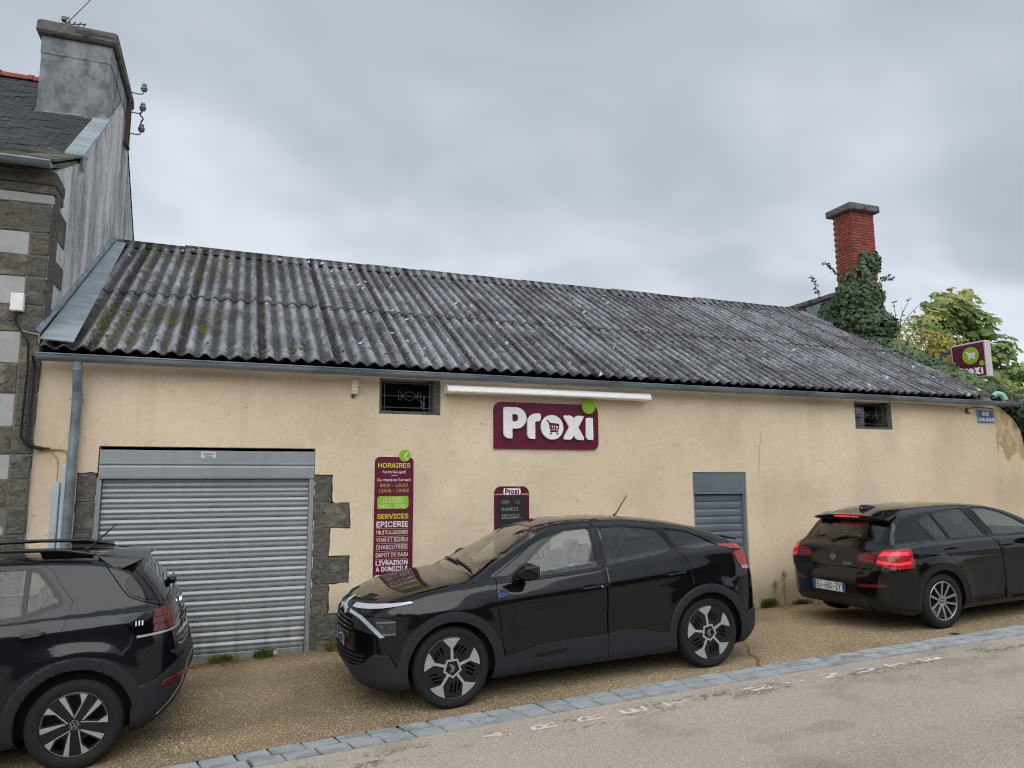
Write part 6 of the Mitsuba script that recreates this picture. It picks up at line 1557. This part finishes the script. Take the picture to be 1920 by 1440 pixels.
# ---- the hatchback on the right, seen from behind
car = Car('parked_car', 'black hatchback with lit red tail lamps parked at the right edge', 'cars parked along the wall', 7.91, 7.325, 0.26, 0.035, 0.88, 'black_paint')
b1_, b2_ = ring_bump(.88, .42, .09, .014), ring_bump(3.57, .42, .09, .012)
BB = Body(L=4.324, zm=.76, klo=.065, khi=.04, shelfh=.05,
    zt=crv([(0, .56), (.012, .62), (.035, .675), (.065, .71), (.085, .76), (.115, .86), (.16, .94), (.22, .985), (.27, 1.02), (.34, 1.115), (.44, 1.25), (.50, 1.315), (.60, 1.352), (.80, 1.388), (1.1, 1.413), (1.5, 1.421), (1.9, 1.408), (2.25, 1.372), (2.5, 1.315), (2.8, 1.20), (3.05, 1.07), (3.2, .995), (3.5, .955), (3.9, .89), (4.15, .81), (4.27, .70), (4.324, .58)], .014),
    zb=crv([(0, .48), (.02, .36), (.06, .28), (.2, .22), (.5, .165), (3.8, .165), (4.1, .22), (4.27, .3), (4.324, .48)], .015),
    plan=crv([(0, .84), (.4, .872), (.88, .882), (1.4, .872), (2.4, .872), (3.5, .876), (4.0, .86), (4.324, .80)], .08),
    zs=crv([(0, .90), (.3, .945), (.8, .965), (1.5, .965), (2.5, .955), (3.2, .94), (3.8, .86), (4.324, .72)], .06),
    shelf=crv([(0, .05), (.3, .085), (.8, .065), (1.5, .045), (2.8, .045), (3.4, .03), (4.324, .02)], .06),
    tum=crv([(0, .55), (.4, .52), (1.2, .47), (2.5, .46), (3.2, .5), (4.324, .6)], .06),
    rt=crv([(0, .22), (.2, .16), (.45, .16), (.8, .11), (1.8, .11), (2.4, .14), (2.9, .17), (3.3, .10), (4.0, .12), (4.324, .2)], .05),
    pt=crv([(0, 3.2), (.6, 3.4), (4.324, 3.2)], .05), rf=.42, pf=2.9, rr=.5, pr=2.5,
    bump=lambda x, z: b1_(x, z) + b2_(x, z) + .012 * np.exp(-((z - (.885 - .015 * (x - 1))) / .045) ** 2) * sstep(.25, .6, x) * sstep(3.9, 3.4, x) - .014 * np.exp(-((z - .60) / .11) ** 2) * sstep(1.25, 1.6, x) * sstep(3.2, 2.9, x)
         + .012 * np.exp(-((z - .33) / .05) ** 2) * sstep(1.2, 1.35, x) * sstep(3.25, 3.1, x) + .020 * np.exp(-((z - .70) / .045) ** 2) * sstep(.55, .1, x))
rdoor = sm([(.95, .975), (.985, .885), (1.13, .755), (1.235, .62), (1.285, .45), (1.31, .26), (1.935, .26), (1.955, .6), (1.935, .90), (1.875, 1.0), (1.735, 1.385), (1.4, 1.37), (1.1, 1.332), (.885, 1.288), (.815, 1.235), (.87, 1.10)], .012)
fdoor = sm([(1.945, .26), (1.965, .6), (1.945, .9), (1.885, 1.0), (1.745, 1.385), (2.1, 1.365), (2.33, 1.305), (2.55, 1.20), (2.86, 1.0), (2.98, .85), (2.95, .5), (2.9, .26)], .012)
qwin = sm([(.845, 1.235), (.905, 1.278), (1.085, 1.312), (1.205, 1.015), (1.0, 1.013), (.925, 1.09)], .012)
rwin = sm([(1.118, 1.318), (1.40, 1.350), (1.655, 1.362), (1.835, 1.015), (1.240, 1.015)], .012)
fwin = sm([(1.815, 1.362), (2.1, 1.345), (2.30, 1.288), (2.5, 1.192), (2.76, 1.03), (2.72, 1.012), (1.985, 1.013)], .012)
tg = sm([(-.58, .715), (.58, .715), (.615, .76), (.63, .93), (.70, .995), (.585, 1.36), (-.585, 1.36), (-.70, .995), (-.63, .93), (-.615, .76)], .01)
common_parts(car, BB, [('front_door', fdoor), ('rear_door', rdoor)], [('front_side_window', fwin), ('rear_side_window', rwin), ('quarter_window', qwin)],
    [(.88, .325, .355), (3.57, .325, .355)], tailgate=(tg, -.1, .55), cabin=(.30, 3.1, .38),
    windshield=(sm([(2.5, -.52), (3.1, -.64), (3.14, 0), (3.1, .64), (2.5, .52), (2.46, 0)], .02), .9, 1.5),
    rear_glass=(sm([(.285, -.60), (.275, 0), (.285, .60), (.47, .53), (.475, 0), (.47, -.53)], .02), .98, 1.4),
    glass={'rear_side_window': 'tinted_glass', 'quarter_window': 'tinted_glass', 'rear_window': 'tinted_glass'})
for w in (qwin, rwin, fwin): car.add('window_trim', BB.piece(P_near(w.buffer(.020).difference(w.buffer(-.004)), .3), .0025, -.012), 'gloss_black')
rg = sm([(.262, -.69), (.245, 0), (.262, .69), (.475, .605), (.478, 0), (.475, -.605)], .02).difference(sm([(.285, -.60), (.275, 0), (.285, .60), (.47, .53), (.475, 0), (.47, -.53)], .02).buffer(-.003))
car.add('rear_window_border', BB.piece(P_plan(rg, .95, 1.4), .0015, -.012), 'gloss_black')
car.add('spoiler', m3.Manifold.batch_hull([m3.Manifold.sphere(.010, 12).translate(q) for q in ((.60, -.56, 1.325), (.60, .56, 1.325), (.62, 0, 1.352), (.405, -.575, 1.278), (.405, .575, 1.278), (.375, -.3, 1.312), (.375, .3, 1.312), (.37, 0, 1.316), (.44, -.575, 1.262), (.44, .575, 1.262), (.41, 0, 1.29))]), 'black_paint', 40)
bl = car.add('brake_lamp', cat([chbox(.357, .368, -.205 + .045 * i, -.172 + .045 * i, 1.296, 1.309, .002) for i in range(9)]), 'red_lens')
EM = lambda k: {'type': 'area', 'radiance': {'type': 'rgb', 'value': [k, k * .02, k * .03]}}
scene[bl]['emitter'] = EM(.5)
for s_ in (-1, 1):
    f_ = (lambda p_: p_) if s_ > 0 else mir
    tl_ = numbered(car.key + '__taillight')
    outer = f_(sm([(.64, .775), (.645, .90), (.68, .945), (.80, .955), (1.0, .945), (1.0, .72), (.80, .735)], .014))
    inner = f_(sm([(.625, .785), (.625, .915), (.48, .90), (.385, .865), (.37, .83), (.40, .79)], .014))
    put(tl_, tm(BB.piece(P_end(outer, -.1, .46), .007, -.02)), 'red_lens', 32, to_world=car.tw)
    car.add('inner_lamp', BB.piece(P_end(inner, -.1, .4), .006, -.02), 'dark_red_lens', parent=tl_)
    em = car.add('lamp_glow', BB.piece(P_end(f_(sm([(.665, .87), (.70, .915), (.84, .918), (.90, .90), (.90, .87), (.84, .885), (.71, .88)], .004)), -.1, .40), .0085, -.0), 'red_lens', parent=tl_)
    em2 = car.add('lamp_glow', BB.piece(P_end(f_(sm([(.66, .80), (.86, .775), (.90, .80), (.90, .825), (.85, .80), (.67, .825)], .004)), -.1, .40), .0085, -.0), 'red_lens', parent=tl_)
    for q in (em, em2): scene[q]['emitter'] = EM(.5 if s_ < 0 else .3)
    for i in range(2): car.add('lamp_line', BB.piece(P_end(f_(sbox(.40, .815 + .035 * i, .62, .823 + .035 * i)), -.1, .4), .008, -.01), 'red_lens', parent=tl_)
    car.add('reflector', BB.piece(P_end(f_(sm([(.42, .505), (.70, .52), (.78, .535), (.72, .555), (.44, .545)], .006)), -.1, .4), .004, -.02), 'dark_red_lens')
    for nm, xa, xb, zz in (('rear_door', .985, 1.215, .925), ('front_door', 1.95, 2.18, .905)):
        yy = float(BB.surf(np.array([.5 * (xa + xb)]), np.array([zz]))[0]); dk = car.doors[nm][0 if s_ < 0 else 1]
        car.add('handle', tube(smooth_path([(xa, s_ * (yy - .006), zz), (xa + .04, s_ * (yy + .03), zz + .004), (xb - .04, s_ * (yy + .032), zz + .004), (xb, s_ * (yy - .004), zz)], 20), .013, 10), 'black_paint', 60, parent=dk)
        car.add('handle_recess', BB.piece(P_side(affinity.translate(affinity.scale(Point(0, 0).buffer(1, 20), .065, .028), .5 * (xa + xb), zz - .004), -2 if s_ < 0 else .4, -.4 if s_ < 0 else 2), .0012, -.006), 'gloss_black', parent=dk)
    car.add('wing_mirror', m3.Manifold.batch_hull([m3.Manifold.sphere(r_, 18).translate((a_, s_ * b_, c_)) for a_, b_, c_, r_ in ((2.68, .94, 1.03, .035), (2.68, 1.02, 1.03, .03), (2.62, .94, 1.10, .035), (2.62, 1.03, 1.09, .03), (2.70, .84, 1.0, .02))]), 'black_paint', 40)
car.add('bumper_insert', BB.piece(P_end(sm([(-.55, .24), (-.50, .36), (.50, .36), (.55, .24)], .02), -.1, .4), .004, -.02), 'black_trim')
car.add('plate_recess', BB.piece(P_end(rbox2(-.36, .36, .385, .575, (.03,) * 4), -.1, .4), .0015, -.02), 'gloss_black')
plate(car, -.010, 0, .475, 'EJ-680-ZY', -1)
m = lathe([(0, 0), (.040, 0), (.0405, .004), (.0405, .02), (0, .02)], 32).apply_transform(trimesh.transformations.rotation_matrix(math.radians(-90), (0, 0, 1)))
rk = car.add('emblem', moved(m, .083, 0, .815), 'chrome', 40)
def onrear(pol, x_, z_, th=.002):
    q = extr(pol, 0, th); v = q.vertices; q.vertices = np.stack([x_ + v[:, 1], -v[:, 0], v[:, 2] + z_], 1); return q
car.add('emblem_ring', onrear(Point(0, 0).buffer(.036, 24).difference(Point(0, 0).buffer(.023, 24)), .0825, .815), 'gloss_black', False, parent=rk)
car.add('emblem_field', onrear(unary_union([sbox(0, 0, .03, .03), sbox(-.03, -.03, 0, 0)]).intersection(Point(0, 0).buffer(.022)), .0824, .815), 'blue_badge', False, parent=rk)
tx = text('114d', .036, .003, True, width=.125); v = tx.vertices; tx.vertices = np.stack([.086 + v[:, 1] - .01, -v[:, 0] - .245, v[:, 2] + .745], 1)
car.add('model_text', tx, 'lamp_silver', False)
car.add('roof_fin', m3.Manifold.batch_hull([m3.Manifold.sphere(r_, 14).translate(q) for q, r_ in (((.64, 0, 1.375), .03), ((.86, 0, 1.395), .012), ((.64, 0, 1.425), .010), ((.70, 0, 1.42), .012))]), 'black_paint', 40)
car.add('rear_wiper', cat([tube(smooth_path([(.262, .10, 1.02), (.30, -.08, 1.065), (.292, -.45, 1.045)], 20), [.022] * 6 + [.012] * 14, 8), chbox(.225, .275, .06, .15, .985, 1.03, .012)]), 'gloss_black', 50)
car.add('fuel_flap', BB.piece(P_side(Point(.72, .90).buffer(.105, 32).difference(Point(.72, .90).buffer(.102, 32)), -2, -.4), .0008, -.004), 'underbody')
for X, a0 in ((.88, -72), (3.57, -30)):
    for s_ in (-1, 1): wheel(car, X, s_, .866, .318, .222, 'b', a0, .205)
for X, y_ in ((2.35, -.34), (2.35, .34)): seat(car, X, y_, 1.12, -1)
for y_ in (-.34, .34): seat(car, 1.45, y_, 1.10, -1)

v, f = flat_leaf(0, 0, 0.05, 0.6, z=0.0, tilt=.9)
v = v + np.array([1.33, .12, topz(BB, 1.33, .12) + .006])
solo('fallen_leaf', trimesh.Trimesh(v, f, process=False), 'brown_leaf', 'curled brown leaf lying on the roof of the hatchback', 'leaf', to_world=car.tw)
# ---------------------------------------------------------------- across the street, seen only as reflections
ro = np.random.default_rng(31)
def blob(c, r, seed, sub=4):
    m = trimesh.creation.icosphere(sub, 1.0); v = m.vertices
    k = 1 + .55 * (meshkit.fbm(v * 2.2 + seed, 4, seed) - .5) + .35 * (meshkit.noise(v * 7 + seed) - .5)
    m.vertices = v * k[:, None] * np.array(r) + np.array(c); return m
for i, (x, y, h, w, lb) in enumerate(((-9, -11, 6.5, 3.2, 'round leafy tree across the street at the far left'), (-2.5, -12.5, 5.5, 3.4, 'broad leafy tree across the street left of the viewer'), (4.5, -12, 7.5, 3.0, 'tall leafy tree across the street behind the viewer'), (11, -11, 6.0, 3.6, 'broad leafy tree across the street to the right'), (17.5, -10, 7.5, 3.4, 'tall leafy tree across the street at the far right'))):
    t = thing('street_tree', lb, 'tree', 'trees across the street')
    part(t, 'trunk', tube([(x, y, -.6), (x + .1, y, h * .4), (x, y, h * .6)], [.25, .2, .1], 10), 'bark', 60)
    part(t, 'crown', cat([blob((x, y, h * .62), (w, w * .8, h * .38), i + 1), blob((x + 1, y + .4, h * .45), (w * .8, w * .6, h * .3), i + 9)]), 'hedge_leaf', kind='stuff')
hd = thing('street_hedge', 'clipped green hedge across the street', 'hedge')
m = trimesh.creation.box((46, 1.4, 2.2)); m = m.subdivide().subdivide().subdivide().subdivide().subdivide(); v = m.vertices
m.vertices = v + (meshkit.fbm(v * 1.5, 3)[:, None] - .5) * .6; m.apply_translation((3, -9.6, .8))
part(hd, 'foliage', m, 'hedge_leaf', kind='stuff')
